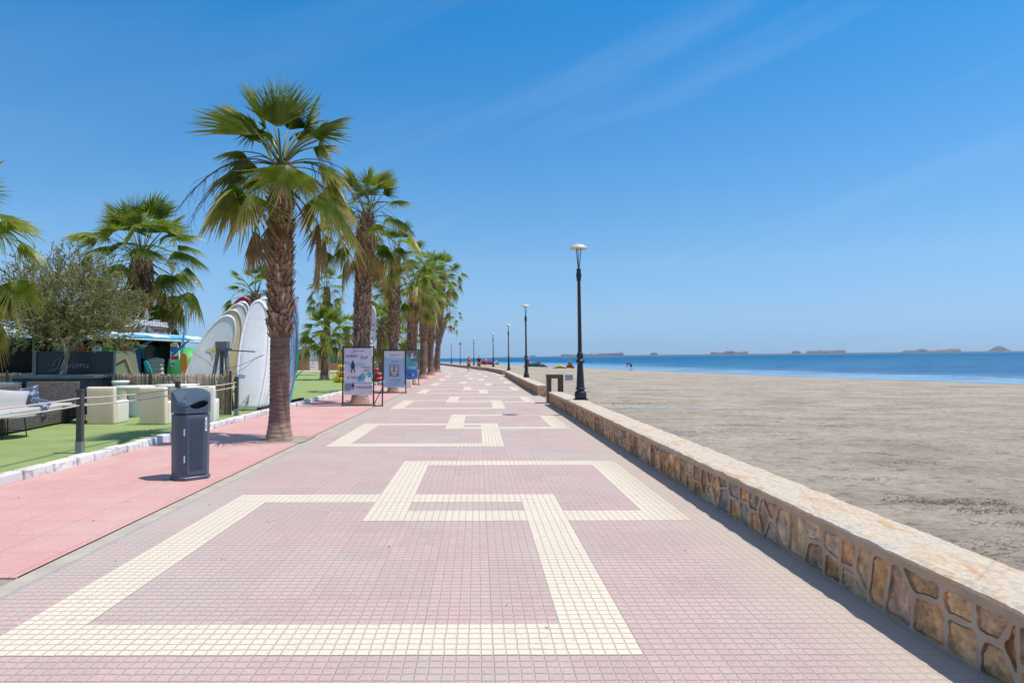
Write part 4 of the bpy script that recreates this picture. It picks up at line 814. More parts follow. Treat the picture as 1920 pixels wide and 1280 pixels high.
# ------------------------------------------------------------------ litter bin
def litter_bin():
    p = G(349, 901); root = thing('litter_bin', 'dark blue grey plastic litter bin standing on the red pavement', 'litter bin', (p.x, p.y+.12, .013), R(44))
    W, D, c = .205, .185, .075
    plan = [(-W+c, -D), (W-c*.8, -D), (W, -D+c*1.1), (W, D-c), (W-c, D), (-W+c, D), (-W, D-c), (-W, -D+c*1.2)]
    b = MB(); b.rings([[Vector((x*k, y*k, z)) for x, y in plan] for k, z in ((1.06, 0), (1.06, .035), (.985, .05), (1.0, .4), (1.01, .84))]); b.build('body', M['bin_plastic'], root, bevel=.006)
    # hood: front slopes, the opening is a real pocket
    fz = {0: .985, 1: 1.09, 2: 1.12, 3: 1.155, 4: 1.165, 5: 1.165, 6: 1.14, 7: 1.01}
    h = MB(); low = [h.vert((x*1.035, y*1.035, .855)) for x, y in plan]; mid = [h.vert((x*1.04, y*1.04, fz[i]-.04)) for i, (x, y) in enumerate(plan)]; top = [h.vert((x*.965, y*.965, fz[i])) for i, (x, y) in enumerate(plan)]
    for i in range(8):
        j = (i+1) % 8
        if i == 0:     # front panel with the almond opening cut through it
            a, b_, c2, d = (Vector(h.v[q]) for q in (low[0], low[1], mid[1], mid[0])); n = 28; hole = []; out_ = []
            cxh, czh = .035, .955
            for k in range(n):
                t_ = 2*math.pi*k/n; ex = .118*math.cos(t_); ez = .050*math.sin(t_)*abs(math.sin(t_))**.25+.16*(ex); hole.append(Vector((cxh+ex, a.y, czh+ez+.012)))
            quadp = [a, b_, c2, d]; 
            for k in range(n):
                t_ = 2*math.pi*k/n; dx_, dz_ = math.cos(t_), math.sin(t_); best = None; o = Vector((cxh, a.y, czh+.012))
                for q in range(4):
                    A0, B0 = quadp[q], quadp[(q+1) % 4]; ex, ez = B0.x-A0.x, B0.z-A0.z; det = dx_*(-ez)+dz_*ex
                    if abs(det) < 1e-9: continue
                    s_ = ((A0.x-o.x)*(-ez)+(A0.z-o.z)*ex)/det; u_ = (dx_*(A0.z-o.z)-dz_*(A0.x-o.x))/det
                    if s_ > 0 and -1e-6 <= u_ <= 1+1e-6 and (best is None or s_ < best): best = s_
                out_.append(o+Vector((dx_, 0, dz_))*(best or .1))
            hi = [h.vert(q) for q in hole]; oi = [h.vert(q) for q in out_]; bi = [h.vert(q+Vector((0, .12, -.02))) for q in hole]
            for k in range(n): l = (k+1) % n; h.face((oi[k], oi[l], hi[l], hi[k]))
            for k in range(n): l = (k+1) % n; h.face((hi[k], hi[l], bi[l], bi[k]))
            for q, (X, Z) in enumerate(((a.x, a.z), (b_.x, b_.z), (c2.x, c2.z), (d.x, d.z))):
                k = min(range(n), key=lambda k: (out_[k].x-X)**2+(out_[k].z-Z)**2)
                # close the corner with the two nearest fan points
                k2 = min([m for m in range(n) if m != k], key=lambda m: (out_[m].x-X)**2+(out_[m].z-Z)**2); h.face((h.vert((X, a.y, Z)), oi[k], oi[k2]))
        else: h.face((low[i], low[j], mid[j], mid[i]))
        h.face((mid[i], mid[j], top[j], top[i]))
    ct = h.vert((0, .06, 1.15))
    for i in range(8): h.face((top[i], top[(i+1) % 8], ct))
    h.face(low[::-1]); h.build('hood', M['bin_plastic'], root)
    r = MB(); r.rings([[Vector((.035+.13*math.cos(t_)*k, -D*1.035-.004, .967+.16*.118*math.cos(t_)+.058*k*math.sin(t_)*abs(math.sin(t_))**.25)) for t_ in [2*math.pi*q/28 for q in range(28)]] for k in (1.0, .9)], cap=False); 
    o = MB(); o.box((.035, -D+.10, .95), (.30, .006, .2)); o.build('opening', M['black'], root)  # black sheet across the pocket, standing in for the shade inside the bin
    d = MB(); d.rings([[Vector((x, -D*1.012-e, z)) for x, z in ((-.118, .07), (.135, .07), (.135, .82), (-.118, .82))] for e in (0, .008)]); dr = d.build('door', M['bin_plastic'], root, bevel=.004)
    g = MB()
    for i in range(12): g.tube([(-.080+i*.0145, -D*1.012-.010, .13), (-.095+i*.0165, -D*1.012-.010, .78)], .0042, 6)
    g.build('rib', M['bin_plastic'], dr)
    hg = MB(); hg.box((-.145, -D*1.01-.0, .28), (.016, .012, .09)); hg.build('hinge', M['hinge'], root); hg = MB(); hg.box((-.148, -D*1.01-.0, .62), (.016, .012, .09)); hg.build('hinge', M['hinge'], root)
    st = MB(); st.quad((.108, -D*1.012-.0135, .62), (.134, -D*1.012-.0135, .62), (.134, -D*1.012-.0135, .80), (.108, -D*1.012-.0135, .80)); s_ = st.build('sticker', M['white'], root)
    q = MB()
    for z in (.66, .68, .70, .73, .755): q.box((.121, -D*1.012-.015, z), (.018, .001, .006))
    q.build('print', M['ink'], s_)
litter_bin()

# ------------------------------------------------------------------ advertising boards
def frame_board(label, x, y, w, zt, zb, art, paper, rz=0):
    root = thing('sign_board', label, 'advertising board', (x, y, .02), rz, 'framed advertising boards under the palms')
    f = MB(); r = .022
    for s_ in (-1, 1): f.box((s_*w/2, 0, zt/2), (.045, .045, zt))
    f.box((0, 0, zt-.02), (w-.046, .04, .04)); f.box((0, 0, .03), (w-.046, .04, .04)); f.build('frame', M['dark_steel'], root)
    for s_ in (-1, 1): g = MB(); g.box((s_*w/2, 0, .03), (.10, .16, .03)); g.build('foot', M['grey_metal'], root)
    p = MB(); hw = w/2-.05; p.box((0, -.012, (zt-.07+zb)/2), (hw*2, .012, zt-.07-zb)); pn = p.build('poster', paper, root)
    art(pn, hw, zb, zt-.07)
    return root
def flatshape(pts, y, m, parent, name='print'):
    b = MB(); b.poly([(x, y, z) for x, z in pts]); return b.build(name, m, parent)
def hand(body, x, z, size, parent, m=None, rot=0, sx=1.0):
    Mx = frameM((x, -.0235, z), (math.cos(rot), 0, math.sin(rot)), (-math.sin(rot), 0, math.cos(rot)))
    return text_mb(body, size, Mx, 'lettering', m or M['ink'], parent, ex=.001, shear=.25, sx=sx)
def sportsman(parent, x, z, k, y=-.0235, m=None):
    b = MB(); m = m or M['ink']
    for poly in ([(-.05, 0), (-.035, 0), (0, .12), (-.04, .13)], [(.04, 0), (.055, 0), (.045, .13), (.005, .12)], [(-.045, .12), (.045, .12), (.05, .22), (.02, .27), (-.03, .27), (-.055, .2)], [(-.02, .275), (.015, .275), (.02, .31), (-.005, .325), (-.025, .305)]):
        b.poly([(x+a*k, y, z+c_*k) for a, c_ in poly])
    b.build('print', m, parent)
def art1(pn, hw, zb, zt):
    Y = -.0205; H = zt-zb
    flatshape([(-hw, zb+H*.66), (hw*.2, zb+H*.60), (hw*.6, zb+H*.66), (-.05, zb+H*.70), (-hw, zb+H*.72)], Y, M['sky_print'], pn)
    wv = [(-.02, zb+H*.28), (.10, zb+H*.30), (.22, zb+H*.27), (hw, zb+H*.29), (hw, zb+H*.47), (.33, zb+H*.50), (.25, zb+H*.40), (.16, zb+H*.48), (.06, zb+H*.43), (.0, zb+H*.36)]
    flatshape(wv, Y-.001, M['teal_print'], pn); flatshape([(.18, zb+H*.28), (hw, zb+H*.27), (hw*.95, zb+H*.40), (.34, zb+H*.36), (.28, zb+H*.44)], Y-.002, M['white'], pn)
    flatshape([(-hw, zb+H*.245), (hw, zb+H*.235), (hw, zb+H*.262), (-hw, zb+H*.268)], Y-.0025, M['sky_print'], pn)
    flatshape([(-hw, zb+H*.08), (-hw*.55, zb+H*.09), (-hw*.35, zb+H*.24), (-hw, zb+H*.24)], Y-.0005, M['ink_soft'], pn)
    sportsman(pn, -.17, zb+H*.47, 1.25); sportsman(pn, -.16, zb+H*.11, .75)
    flatshape([(-.30, zb+H*.50), (-.27, zb+H*.50), (-.25, zb+H*.72), (-.28, zb+H*.72)], Y-.001, M['sky_print'], pn)
    hand('WING', -.22, zb+H*.80, .14, pn); hand('SUP', .18, zb+H*.77, .14, pn, rot=-.1); hand('PADDLE', .26, zb+H*.57, .085, pn, sx=.9); hand('SURF', .27, zb+H*.51, .085, pn); hand('KITESURF', -.13, zb+H*.345, .12, pn, sx=.95); hand('WINDSURF', .20, zb+H*.135, .115, pn, sx=.95)
    b = MB(); script_word(b, frameM((-.13, -.022, zb+H*.92), (1, 0, .03), (0, 0, 1)), .048, .003); b.build('lettering', M['ink_soft'], pn)
def art2(pn, hw, zb, zt):
    Y = -.0205; H = zt-zb
    flatshape([(-hw, zb), (hw, zb), (hw, zb+H*.80), (0, zb+H*.76), (-hw, zb+H*.84)], Y, M['sky_print'], pn)
    flatshape([(-hw*.5, zb+H*.30), (hw*.45, zb+H*.30), (hw*.45, zb+H*.62), (-hw*.5, zb+H*.62)], Y-.001, M['grey_metal'], pn)
    b = MB()
    for i in range(5):
        for x0, x1 in ((-hw*.38, -hw*.12), (hw*.06, hw*.32)): b.poly([(x0+.01*(i % 2), Y-.002, zb+H*(.43+.035*i)), (x1, Y-.002, zb+H*(.43+.035*i)), (x1, Y-.002, zb+H*(.445+.035*i)), (x0, Y-.002, zb+H*(.445+.035*i))])
    for z_, q in ((.385, .26), (.335, .16)): b.poly([(-hw*q, Y-.002, zb+H*z_), (hw*q, Y-.002, zb+H*z_), (hw*q, Y-.002, zb+H*(z_+.02)), (-hw*q, Y-.002, zb+H*(z_+.02))])
    b.build('print', M['white'], pn)
    b = MB(); script_word(b, frameM((-.12, -.022, zb+H*.87), (1, 0, .02), (0, 0, 1)), .045, .003); b.build('lettering', M['ink_soft'], pn)
    hand('SURF', 0, zb+H*.69, .10, pn, M['ink_soft'], sx=1.6); hand('WIND', .05, zb+H*.17, .15, pn, M['ink_soft'], sx=1.2); hand('SUP  SKATE', -.05, zb+H*.09, .075, pn, M['ink_soft'], sx=1.2)
def art3(pn, hw, zb, zt):
    Y = -.0205; H = zt-zb
    flatshape([(-hw, zb), (hw, zb), (hw, zb+H*.60), (0, zb+H*.52), (-hw, zb+H*.66)], Y, M['blue'], pn); flatshape([(-hw, zb+H*.35), (hw*.8, zb+H*.30), (hw, zb+H*.58), (-.05, zb+H*.62), (-hw, zb+H*.95)], Y-.0006, M['teal_print'], pn)
    flatshape([(-hw*.3, zb+H*.72), (hw*.1, zb+H*.70), (hw*.9, zb+H*.80), (hw*.2, zb+H*.77), (hw*.3, zb+H*.92), (hw*.02, zb+H*.90)], Y-.001, M['paper'], pn)
    c = [(-hw*.62+.09*math.cos(q*math.pi/8), zb+H*.94+.06*math.sin(q*math.pi/8)) for q in range(16)]; flatshape(c, Y-.001, M['red'], pn)
    hand('SURF', 0, zb+H*.47, .11, pn, M['ink'], sx=1.6); hand('SCHOOL', 0, zb+H*.37, .09, pn, M['white'], sx=1.2)
    sportsman(pn, -.12, zb+H*.06, .6, m=M['ink']); sportsman(pn, .08, zb+H*.06, .6, m=M['paper'])
frame_board('near board on white with handwritten surf sports and a teal wave', G(671.5, 762).x, G(671.5, 762).y, 1.0, 1.94, .36, art1, M['paper'])
frame_board('pale blue board with a grey price panel in the middle', G(739.5, 738).x, G(739.5, 738).y, 1.0, 1.93, .26, art2, M['paper'])
frame_board('bright blue poster board, farthest of the three', G(772, 722).x, G(772, 722).y, .80, 2.05, .38, art3, M['grey_metal'], R(8))
p = G(717, 762); root = thing('steel_stand', 'bare dark steel stand with a diagonal brace right of the near board', 'stand', (p.x, p.y, .0))
b = MB(); b.box((0, 0, .80), (.04, .04, 1.6)); b.box((-.15, .01, .44), (.26, .03, .03)); b.box((-.15, 0, .03), (.26, .03, .03)); b.tube([(-.27, -.02, .08), (0, -.02, .60)], .016, 6); b.build('frame', M['dark_steel'], root)
p = G(763, 727); b = MB(); b.box((0, 0, .2), (.30, .30, .40)); o = b.build('white_box', M['white'], bevel=.02); o.location = (p.x+.1, p.y, .02); tag(o, 'small white box on the pavement between the two blue boards', 'box')
# feather flags
def flag(label, px, py_top, Y, tilt, H, letters=True):
    x = A(px, 650, Y).x; root = thing('feather_flag', label, 'flag', (x, Y, 0), 0, 'white feather flags'); b = MB(); Z = lambda z: Vector((tilt*(H-z)*1.0+.14*max(0, (z/H-.75)/.25)**2*-1, 0, z))
    b.tube([Z(H*i/14) for i in range(15)], [.02-.012*i/14 for i in range(15)], 6); b.build('mast', M['grey_metal'], root)
    f = MB(); n = 22; rows = []
    for i in range(n+1):
        z = H*(.16+.84*i/n); u = i/n; w_ = .20*min(1, .35+u*1.4)*(1-max(0, (u-.86)/.14)**2)**.5+.01; p0 = Z(z); rows.append([f.vert(p0+Vector((w_*k/4, .03*math.sin(u*9+k), 0))) for k in range(5)])
    for r_a, r_b in zip(rows, rows[1:]):
        for k in range(4): f.face((r_a[k], r_a[k+1], r_b[k+1], r_b[k]))
    c = f.build('cloth', M['white'], root)
    if letters:
        s = MB(); rs = random.Random(int(px))
        for i in range(9):      # short black characters running up the cloth
            z = H*(.30+.055*i)+(.12 if i > 6 else 0); p0 = Z(z)+Vector((.09, -.035, 0))
            for q in range(3): a = rs.uniform(0, 3.1); d = Vector((math.cos(a), 0, math.sin(a)))*.04; s.tube([p0-d+Vector((rs.uniform(-.02, .02), 0, 0)), p0+d], .012, 4)
        s.build('lettering', M['ink'], c)['kind'] = 'stuff'
flag('white feather flag with black letters standing between the first two boards', 700, 578, 25.5, -.10, 3.75)
flag('white feather flag half hidden by the second palm trunk', 683, 562, 24, -.02, 3.7)
flag('thin white feather flag with dark marks right of the near trunk', 541, 600, 27, .03, 3.1)
# inflatables on the lawn
def blob(name, label, cat, px, py, r, m, seed, sz=(1, .8, .9)):
    p = G(px, py); rs = random.Random(seed); root = thing(name, label, cat, (p.x, p.y, .03)); b = MB(); b.smooth = True; n = 14
    for k in range(3):
        o = Vector((rs.uniform(-.1, .1), 0, r*(.32+.62*k))); q = r*(.62-.1*k)
        b.rings([[o+Vector((q*math.sin(math.pi*i/8)*math.cos(j*2*math.pi/n)*sz[0]*1.3, q*math.sin(math.pi*i/8)*math.sin(j*2*math.pi/n)*sz[1], -q*math.cos(math.pi*i/8)*.62)) for j in range(n)] for i in range(9)])
    b.build('body', m, root); t_ = MB(); t_.tube([(-.1, -r*.5, .1), (.06, -r*.62, r), (.0, -r*.4, r*1.7)], .03, 5); t_.build('strap', M['black'], root)
blob('inflatable_toy', 'yellow inflatable stack on the lawn left of the near board', 'inflatable', 640, 718, .62, M['yellow'], 1)
blob('inflatable_toy', 'red inflatable stack on the lawn right of the near board', 'inflatable', 706, 716, .5, M['board_red'], 2)

# ------------------------------------------------------------------ surfboards and their rack
def surfboard(label, bot, top, nrm, W=.9, T=.10, deck='board_white', rail='board_blue', tail=.36, group='surfboards stacked upright', nose=.62, logo=None, name='surfboard'):
    bot = Vector(bot); top = Vector(top); ax_ = (top-bot); L_ = ax_.length; ax_.normalize(); nrm = Vector(nrm); nrm = (nrm-ax_*nrm.dot(ax_)).normalized(); sd = ax_.cross(nrm)
    root = thing(name, label, 'surfboard', bot, 0, group)
    Mx = Matrix(((sd.x, nrm.x, ax_.x, 0), (sd.y, nrm.y, ax_.y, 0), (sd.z, nrm.z, ax_.z, 0), (0, 0, 0, 1))); root.matrix_world = Matrix.Translation(bot) @ Mx
    def hw(u): return W/2*max(.0, (math.sin(math.pi*min(1, max(0, .5*(u+tail*.45)/(.45+tail*.45)))) if u < .45 else max(0, 1-((u-.45)/.55)**2.4)**nose))
    b = MB(); b.smooth = True; n = 30; rl = MB(); rl.smooth = True; rings = []; L1 = []; L2 = []
    for i in range(n+1):
        u = i/n; u2 = 1-(1-u)**1.35; w_ = max(.004, hw(u2)); z = u2*L_; rk = .10*(max(0, u2-.6)/.4)**2-.0; th = T*(.35+.65*math.sin(math.pi*min(1, u2*.9+.08)))/2
        rings.append([Vector((w_*.93*math.copysign(abs(math.cos(a))**.6, math.cos(a)), rk+th*math.copysign(abs(math.sin(a))**.9, math.sin(a)), z)) for a in [2*math.pi*q/16 for q in range(16)]]); L1.append(Vector((w_*.955, rk, z))); L2.append(Vector((-w_*.955, rk, z)))
    b.rings(rings); bd = b.build('body', M[deck], root)
    path = L1+L2[::-1]; rl.tube(path, T*.36, 8, flat=1); rl.build('rail', M[rail], root)
    if logo == 'star':
        q = MB(); q.cur = (1, 1, 1); c0 = Vector((0, T*.56, L_*.62)); pts = []
        for k in range(12): a = k*math.pi/6+.3; r_ = (.27 if k % 3 == 0 else .12)*W; pts.append(c0+Vector((math.cos(a)*r_, +.004, math.sin(a)*r_*1.1)))
        q.poly(pts); q.build('logo', M['board_cream'], bd); q = MB(); q.poly([c0+Vector((math.cos(k*math.pi/3)*.07, .009, math.sin(k*math.pi/3)*.05)) for k in range(6)]); q.build('logo', M['yellow'], bd)
    if logo == 'fin':
        q = MB(); q.rings([[Vector((e, T*.45, .16)), Vector((e, T*.45, .46)), Vector((e, T*.5+.16, .22))] for e in (-.012, .012)]); q.build('fin', M['grey_metal'], bd)
    if logo == 'name':
        q = MB()
        for k in range(5): q.box((-.08+.04*k, T*.53, L_*.80), (.022, .002, .035))
        q.build('logo', M['ink_soft'], bd)
    return root
B0 = G(464, 772)
surfboard('widest white board at the front of the right stack, its grey fin low down', (B0.x-.02, B0.y+.1, .05), (B0.x-.02, B0.y+1.0, 3.32), (.10, -1, .2), .88, .13, rail='board_white', logo='fin', tail=1.0, nose=.5)
rail = ['board_white', 'board_blue', 'board_white', 'board_blue', 'board_blue']; lbs = ['white board with white rails, second in the right stack', 'white board with a blue rail, third in the right stack', 'white board with pale rails, fourth in the right stack', 'white board with a bright blue rail, fifth in the right stack', 'grey white board with a blue rail, last of the close stack']
for i in range(5):
    y = B0.y+.35+.33*i; surfboard(lbs[i], (B0.x+.10+.075*i, y, .05), (B0.x+.13+.075*i, y+.75, 3.42-.03*i), (.22, -1, .2), .90, .12, deck='board_white' if i < 3 else 'board_pink', rail=rail[i], tail=.9, nose=.5)
surfboard('tall grey board whose round nose tops the right stack', (B0.x+.05, B0.y+2.5, .05), (B0.x+.35, B0.y+2.7, 3.95), (.1, -1, .1), 1.05, .12, deck='board_grey', rail='board_white', tail=.9, nose=.5)
P_ = A(528, 700, 22.0); surfboard('pinkish grey board with a dark blue rail showing right of the near palm trunk', (P_.x-.25, 21.4, .05), (P_.x-.38, 21.8, 2.75), (.35, -1, .1), .95, .11, deck='board_pink', rail='blue', tail=.9, nose=.5)
def lean(label, bx, by_, tx, ty, Y0, Y1, W, deck, rail_, logo=None, **k):
    a = A(bx, by_, Y0); a.z = .05; t_ = A(tx, ty, Y1); surfboard(label, a, t_, (.30, -1, .25), W, .12, deck=deck, rail=rail_, logo=logo, tail=.8, nose=.5, **k)
lean('white board with a yellow and grey star, front of the leaning left group', 352, 760, 432, 594, 19.9, 20.4, 1.02, 'board_white', 'board_white', 'star')
lean('yellowed cream board behind the star board in the left group', 378, 760, 440, 583, 20.2, 20.8, 1.10, 'board_cream', 'board_cream')
lean('white board with a green and blue nose behind the cream board', 384, 760, 452, 572, 20.6, 21.3, 1.05, 'board_white', 'board_cream', 'name')
lean('blue nosed board just under the red one in the left group', 392, 760, 458, 568, 21.0, 21.8, .95, 'board_blue', 'board_white')
lean('dark red board at the back of the leaning left group', 396, 760, 460, 559, 21.4, 22.3, 1.0, 'board_red', 'board_red')
# low rail and timber trestle
p0 = G(468, 776); b = MB(); b.box((0, 0, 0), (.10, 4.6, .10)); o = b.build('timber_rail', M['dark_wood']); o.location = (-6.25, p0.y+2.5, .12); tag(o, 'low dark timber rail at the foot of the stacked surfboards', 'rail')
p = A(417, 700, 19.3); root = thing('timber_trestle', 'dark grey timber A frame trestle between the two groups of boards', 'trestle', (p.x, 19.3, 0))
b = MB()
for (x0, y0), (x1, y1) in (((-.38, -.15), (-.10, 0)), ((.36, -.15), (.08, 0)), ((-.16, .3), (-.04, .05)), ((.2, .3), (.04, .05))): b.tube([(x0, y0, 0), (x1, y1, 1.98)], .062, 4)
b.build('leg', M['grey_metal'], root); b = MB(); b.box((0, 0, 1.98), (.34, .26, .20)); b.box((.04, 0, 1.84), (.42, .2, .09)); b.build('head', M['grey_metal'], root)
b = MB(); b.tube([(.18, -.16, 1.82), (1.05, -.20, 1.77)], .018, 6); b.build('arm', M['dark_steel'], root); b = MB(); b.box((0, -.05, .95), (.52, .06, .09)); b.build('brace', M['grey_metal'], root)
# mooring line round the boards
b = MB(); b.tube(spline([A(360, 660, 19.0), A(388, 677, 18.9), A(405, 690, 18.95), A(440, 688, 18.85), A(470, 676, 18.8), A(494, 666, 18.9)], 6), .008, 5); b.tube(spline([A(436, 702, 18.85), A(460, 688, 18.7), A(480, 671, 18.8), A(497, 664, 18.95)], 6), .006, 5); o = b.build('rope_tie', M['grey_metal']); tag(o, 'thin grey cord tied round the leaning surfboards', 'cord')
# ------------------------------------------------------------------ terrace: posts and ropes
PX = -6.5
root = thing('rope_barrier', 'dark posts joined by two pale ropes along the edge of the turf', 'rope barrier', (PX, 11, .03))
py_ = [7.1, 10.5, 13.9, 17.3]
for y in py_:
    b = MB(); b.box((0, y-11, .56), (.085, .085, .92)); b.box((0, y-11, 1.03), (.10, .10, .03)); po = b.build('post', M['brown_post'], root)
    b = MB(); b.box((0, y-11, .09), (.10, .10, .20)); b.build('shoe', M['post_shoe'], po)
for z in (.90, .78):
    pts = [(-.0, -6.5, z)]
    for a, c in zip([4.0]+py_, py_): 
        for k in range(1, 9): u = k/8; pts.append((0, a+(c-a)*u-11, z-.035*4*u*(1-u)))
    b = MB(); b.smooth = True; b.tube(pts[1:], .012, 6); b.build('rope', M['rope'], root)

# reed fence
a0 = Vector((-6.75, 17.6, .03)); a1 = Vector((-19.6, 21.2, .03)); rs = random.Random(9); dv = a1-a0; L_ = dv.length; dv.normalize(); nn_ = Vector((-dv.y, dv.x, 0))
root = thing('reed_fence', 'dry grey brown reed fence closing the terrace from the surf kiosk', 'fence', a0); b = MB(); s = 0
while s < L_:
    g_ = rs.uniform(.55, 1.25); base = rs.choice([(.24, .19, .145), (.32, .26, .20), (.20, .17, .14), (.40, .33, .24)]); b.cur = tuple(v*g_ for v in base)
    p = dv*s+nn_*rs.uniform(-.012, .012); h_ = 1.10+rs.uniform(-.05, .03)+(.08 if rs.random() < .03 else 0); t_ = rs.uniform(-.015, .015)
    b.tube([p, p+Vector((t_, 0, h_))], rs.uniform(.007, .012), 4, cap=False); s += .0165
b.build('reeds', M['reed'], root)
b = MB()
for z in (.25, .6, .98): b.tube([Vector((0, 0, z))-nn_*.02, dv*L_+Vector((0, 0, z))-nn_*.02], .007, 4)
b.build('binding_wire', M['grey_metal'], root)
for k in range(6):
    b = MB(); p = dv*(L_*k/5)+nn_*.05; b.tube([p, p+Vector((0, 0, 1.2))], .03, 6); b.build('stake', M['dark_wood'], root)

# white moulded armchairs
def armchair(label, x, y, rz, m='white_plastic', back='plasticwhite2'):
    root = thing('plastic_armchair', label, 'armchair', (x, y, .03), rz, 'white moulded armchairs on the terrace')
    b = MB(); b.rings([[Vector((sx*(.325-.0*z), -.30+dy+(-.05*(z/.9)), z)) for sx, dy in ((-1, 0), (1, 0), (1, .13), (-1, .13))] for z in (.0, .3, .6, .88)]); b.build('backrest', M[back], root, bevel=.035, seg=3)
    for s_ in (-1, 1):
        b = MB(); b.rings([[Vector((s_*.27+dx, yy, z)) for dx, yy in ((-.06, -.16), (.06, -.16), (.06, .36), (-.06, .36))] for z in (0, .3, .54)]); b.build('armrest', M[m], root, bevel=.035, seg=3)
    b = MB(); b.box((0, .10, .2), (.41, .50, .40)); b.build('seat', M[m], root, bevel=.03, seg=3)
C_ = lambda px, py: G(px, py, .03)
p = C_(188, 795); armchair('white armchair seen from behind, directly right of the near dark post', p.x, p.y+.30, R(2))
p = C_(287, 796); armchair('white armchair seen from behind, just left of the litter bin', p.x, p.y+.30, R(-3))
p = C_(370, 792); armchair('white armchair behind the litter bin, nearest to the reed fence end', p.x, p.y+.30, R(14), 'white_plastic', 'white_plastic')
p = A(330, 700, 18.6); armchair('white armchair facing the camera across the table behind the bin', p.x, 18.3, R(172), 'white_plastic', 'white_plastic')
def flared_table(label, x, y, r=.5, h=.80):
    root = thing('pedestal_table', label, 'table', (x, y, .03), 0, 'white flared tables'); b = MB(); b.smooth = True
    b.lathe([(.20, 0), (.19, .04), (.155, .3), (.16, .55), (.24, .68), (r*.8, h-.05)], n=28); b.build('pedestal', M['white_plastic'], root)
    b = MB(); b.smooth = True; b.lathe([(r*.78, h-.055), (r*.97, h-.03), (r, h-.012), (r*.985, h), (.02, h+.002)], n=32); b.build('tabletop', M['white_plastic'], root)
p = A(250, 760, 17.0); flared_table('white flared pedestal table between the two armchairs seen from behind', p.x, 17.1, .50, .82)
p = A(330, 760, 17.4); flared_table('white flared table partly hidden by the litter bin and chairs', p.x, 17.5, .55, .84)
def stool(label, px, Y, h=.92, r=.22):
    p = A(px, 720, Y); root = thing('plastic_stool', label, 'stool', (p.x, Y, .03), 0, 'round white stools'); b = MB(); b.smooth = True
    b.lathe([(r*.8, 0), (r*.72, .3), (r*.85, h-.12), (r, h-.07)], n=24); b.build('base', M['white_plastic'], root); b = MB(); b.smooth = True; b.lathe([(r*1.02, h-.07), (r*1.06, h-.03), (r*.98, h), (.01, h+.003)], n=24); b.build('seat', M['white_plastic'], root)
stool('tall round white stool behind the left flared table', 226, 18.2); stool('round white stool top behind the grey cushions at the left edge', 17, 17.6, .90, .28); stool('smaller white stool top between the grey cushion and the planter', 42, 18.2, .88, .16)

# low black tables
def side_table(label, x, y, r=.5):
    root = thing('coffee_table', label, 'table', (x, y, .03), 0, 'round grey topped low tables'); b = MB(); b.smooth = False; b.lathe([(r, .415), (r, .43)], n=40); b.build('tabletop', M['table_grey'], root)
    for k in range(4): a = k*math.pi/2+.5; b = MB(); b.tube([(math.cos(a)*r*.62, math.sin(a)*r*.62, .415), (math.cos(a)*r*.70, math.sin(a)*r*.70, 0)], .011, 5); b.build('leg', M['black'], root)
    b = MB(); b.tube([(math.cos(k*math.pi/2+.5)*r*.68, math.sin(k*math.pi/2+.5)*r*.68, .13) for k in range(5)], .007, 4); b.build('stretcher', M['black'], root)
p = G(163, 790, .03); side_table('round low table with grey top beside the near dark post', p.x, p.y-.1, .50)
p = G(2, 822, .03); side_table('round low table with grey top at the left edge, nearest to the camera', p.x, p.y+.1, .50)

# wicker corner sofa with cushions
root = thing('wicker_sofa', 'dark woven corner sofa with pale grey seat pads', 'sofa', (-10.3, 14.2, .03), R(8))
b = MB(); b.box((.05, -.4, .17), (1.05, 3.9, .28)); b.build('base', M['wicker'], root, bevel=.02)
b = MB(); b.rings([[Vector((x, 1.55+.16*z+e, z+.05)) for x in (-.62, .58)]+[Vector((x, 1.66+.16*z+e, z+.05)) for x in (.58, -.62)] for z, e in ((0, 0), (.5, .02), (.92, .06))]); b.build('backrest', M['wicker'], root, bevel=.02)
b = MB(); b.rings([[Vector((-.60-.12*z, y, z+.05)) for y in (-2.3, 1.5)]+[Vector((-.48-.12*z, y, z+.05)) for y in (1.5, -2.3)] for z in (0, .45, .86)]); b.build('backrest', M['wicker'], root, bevel=.02)
for k in range(3): b = MB(); b.box((.07, -1.72+1.30*k, .39), (1.0, 1.27, .16)); b.build('seat_pad', M['cushion'], root, bevel=.045, seg=3)
for x, y in ((.5, -2.25), (.5, 1.4), (-.4, -2.25), (-.4, 1.4)): b = MB(); b.box((x, y, .02), (.05, .05, .05)); b.build('foot', M['black'], root)
def pillow(label, px, py, Y, w_, h_, rz, tilt, m, grp=None, roll=0):
    o = A(px, py, Y); b = MB(); b.smooth = True; n = 12; g1 = []; g2 = []
    for i in range(n+1):
        r1, r2 = [], []
        for j in range(n+1):
            u, v = i/n*2-1, j/n*2-1; t_ = .085*((1-u**4)*(1-v**4))**.6; x_ = u*w_/2*(1-.06*(1-v*v)); z_ = v*h_/2*(1-.06*(1-u*u)); w3 = .012*mnoise.noise(Vector((u*2.5, v*2.5, px*.1)))
            r1.append(b.vert((x_, -t_+w3, z_))); r2.append(b.vert((x_, t_+w3, z_)))
        g1.append(r1); g2.append(r2)
    for i in range(n):
        for j in range(n): b.face((g1[i][j], g1[i+1][j], g1[i+1][j+1], g1[i][j+1])); b.face((g2[i][j], g2[i][j+1], g2[i+1][j+1], g2[i+1][j]))
    ob = b.build('cushion', m); ob.location = o; ob.rotation_euler = (tilt, roll, rz); tag(ob, label, 'cushion', grp)
pillow('large pale grey cushion leaning at the left edge of the picture', 14, 755, 14.3, .72, .62, R(30), R(-22), M['cushion'], roll=R(6))
pillow('blue and white patterned cushion behind, leaning on the grey one', 50, 745, 14.7, .52, .50, R(18), R(-20), M['batik'], 'blue patterned cushions on the sofa', R(-14))
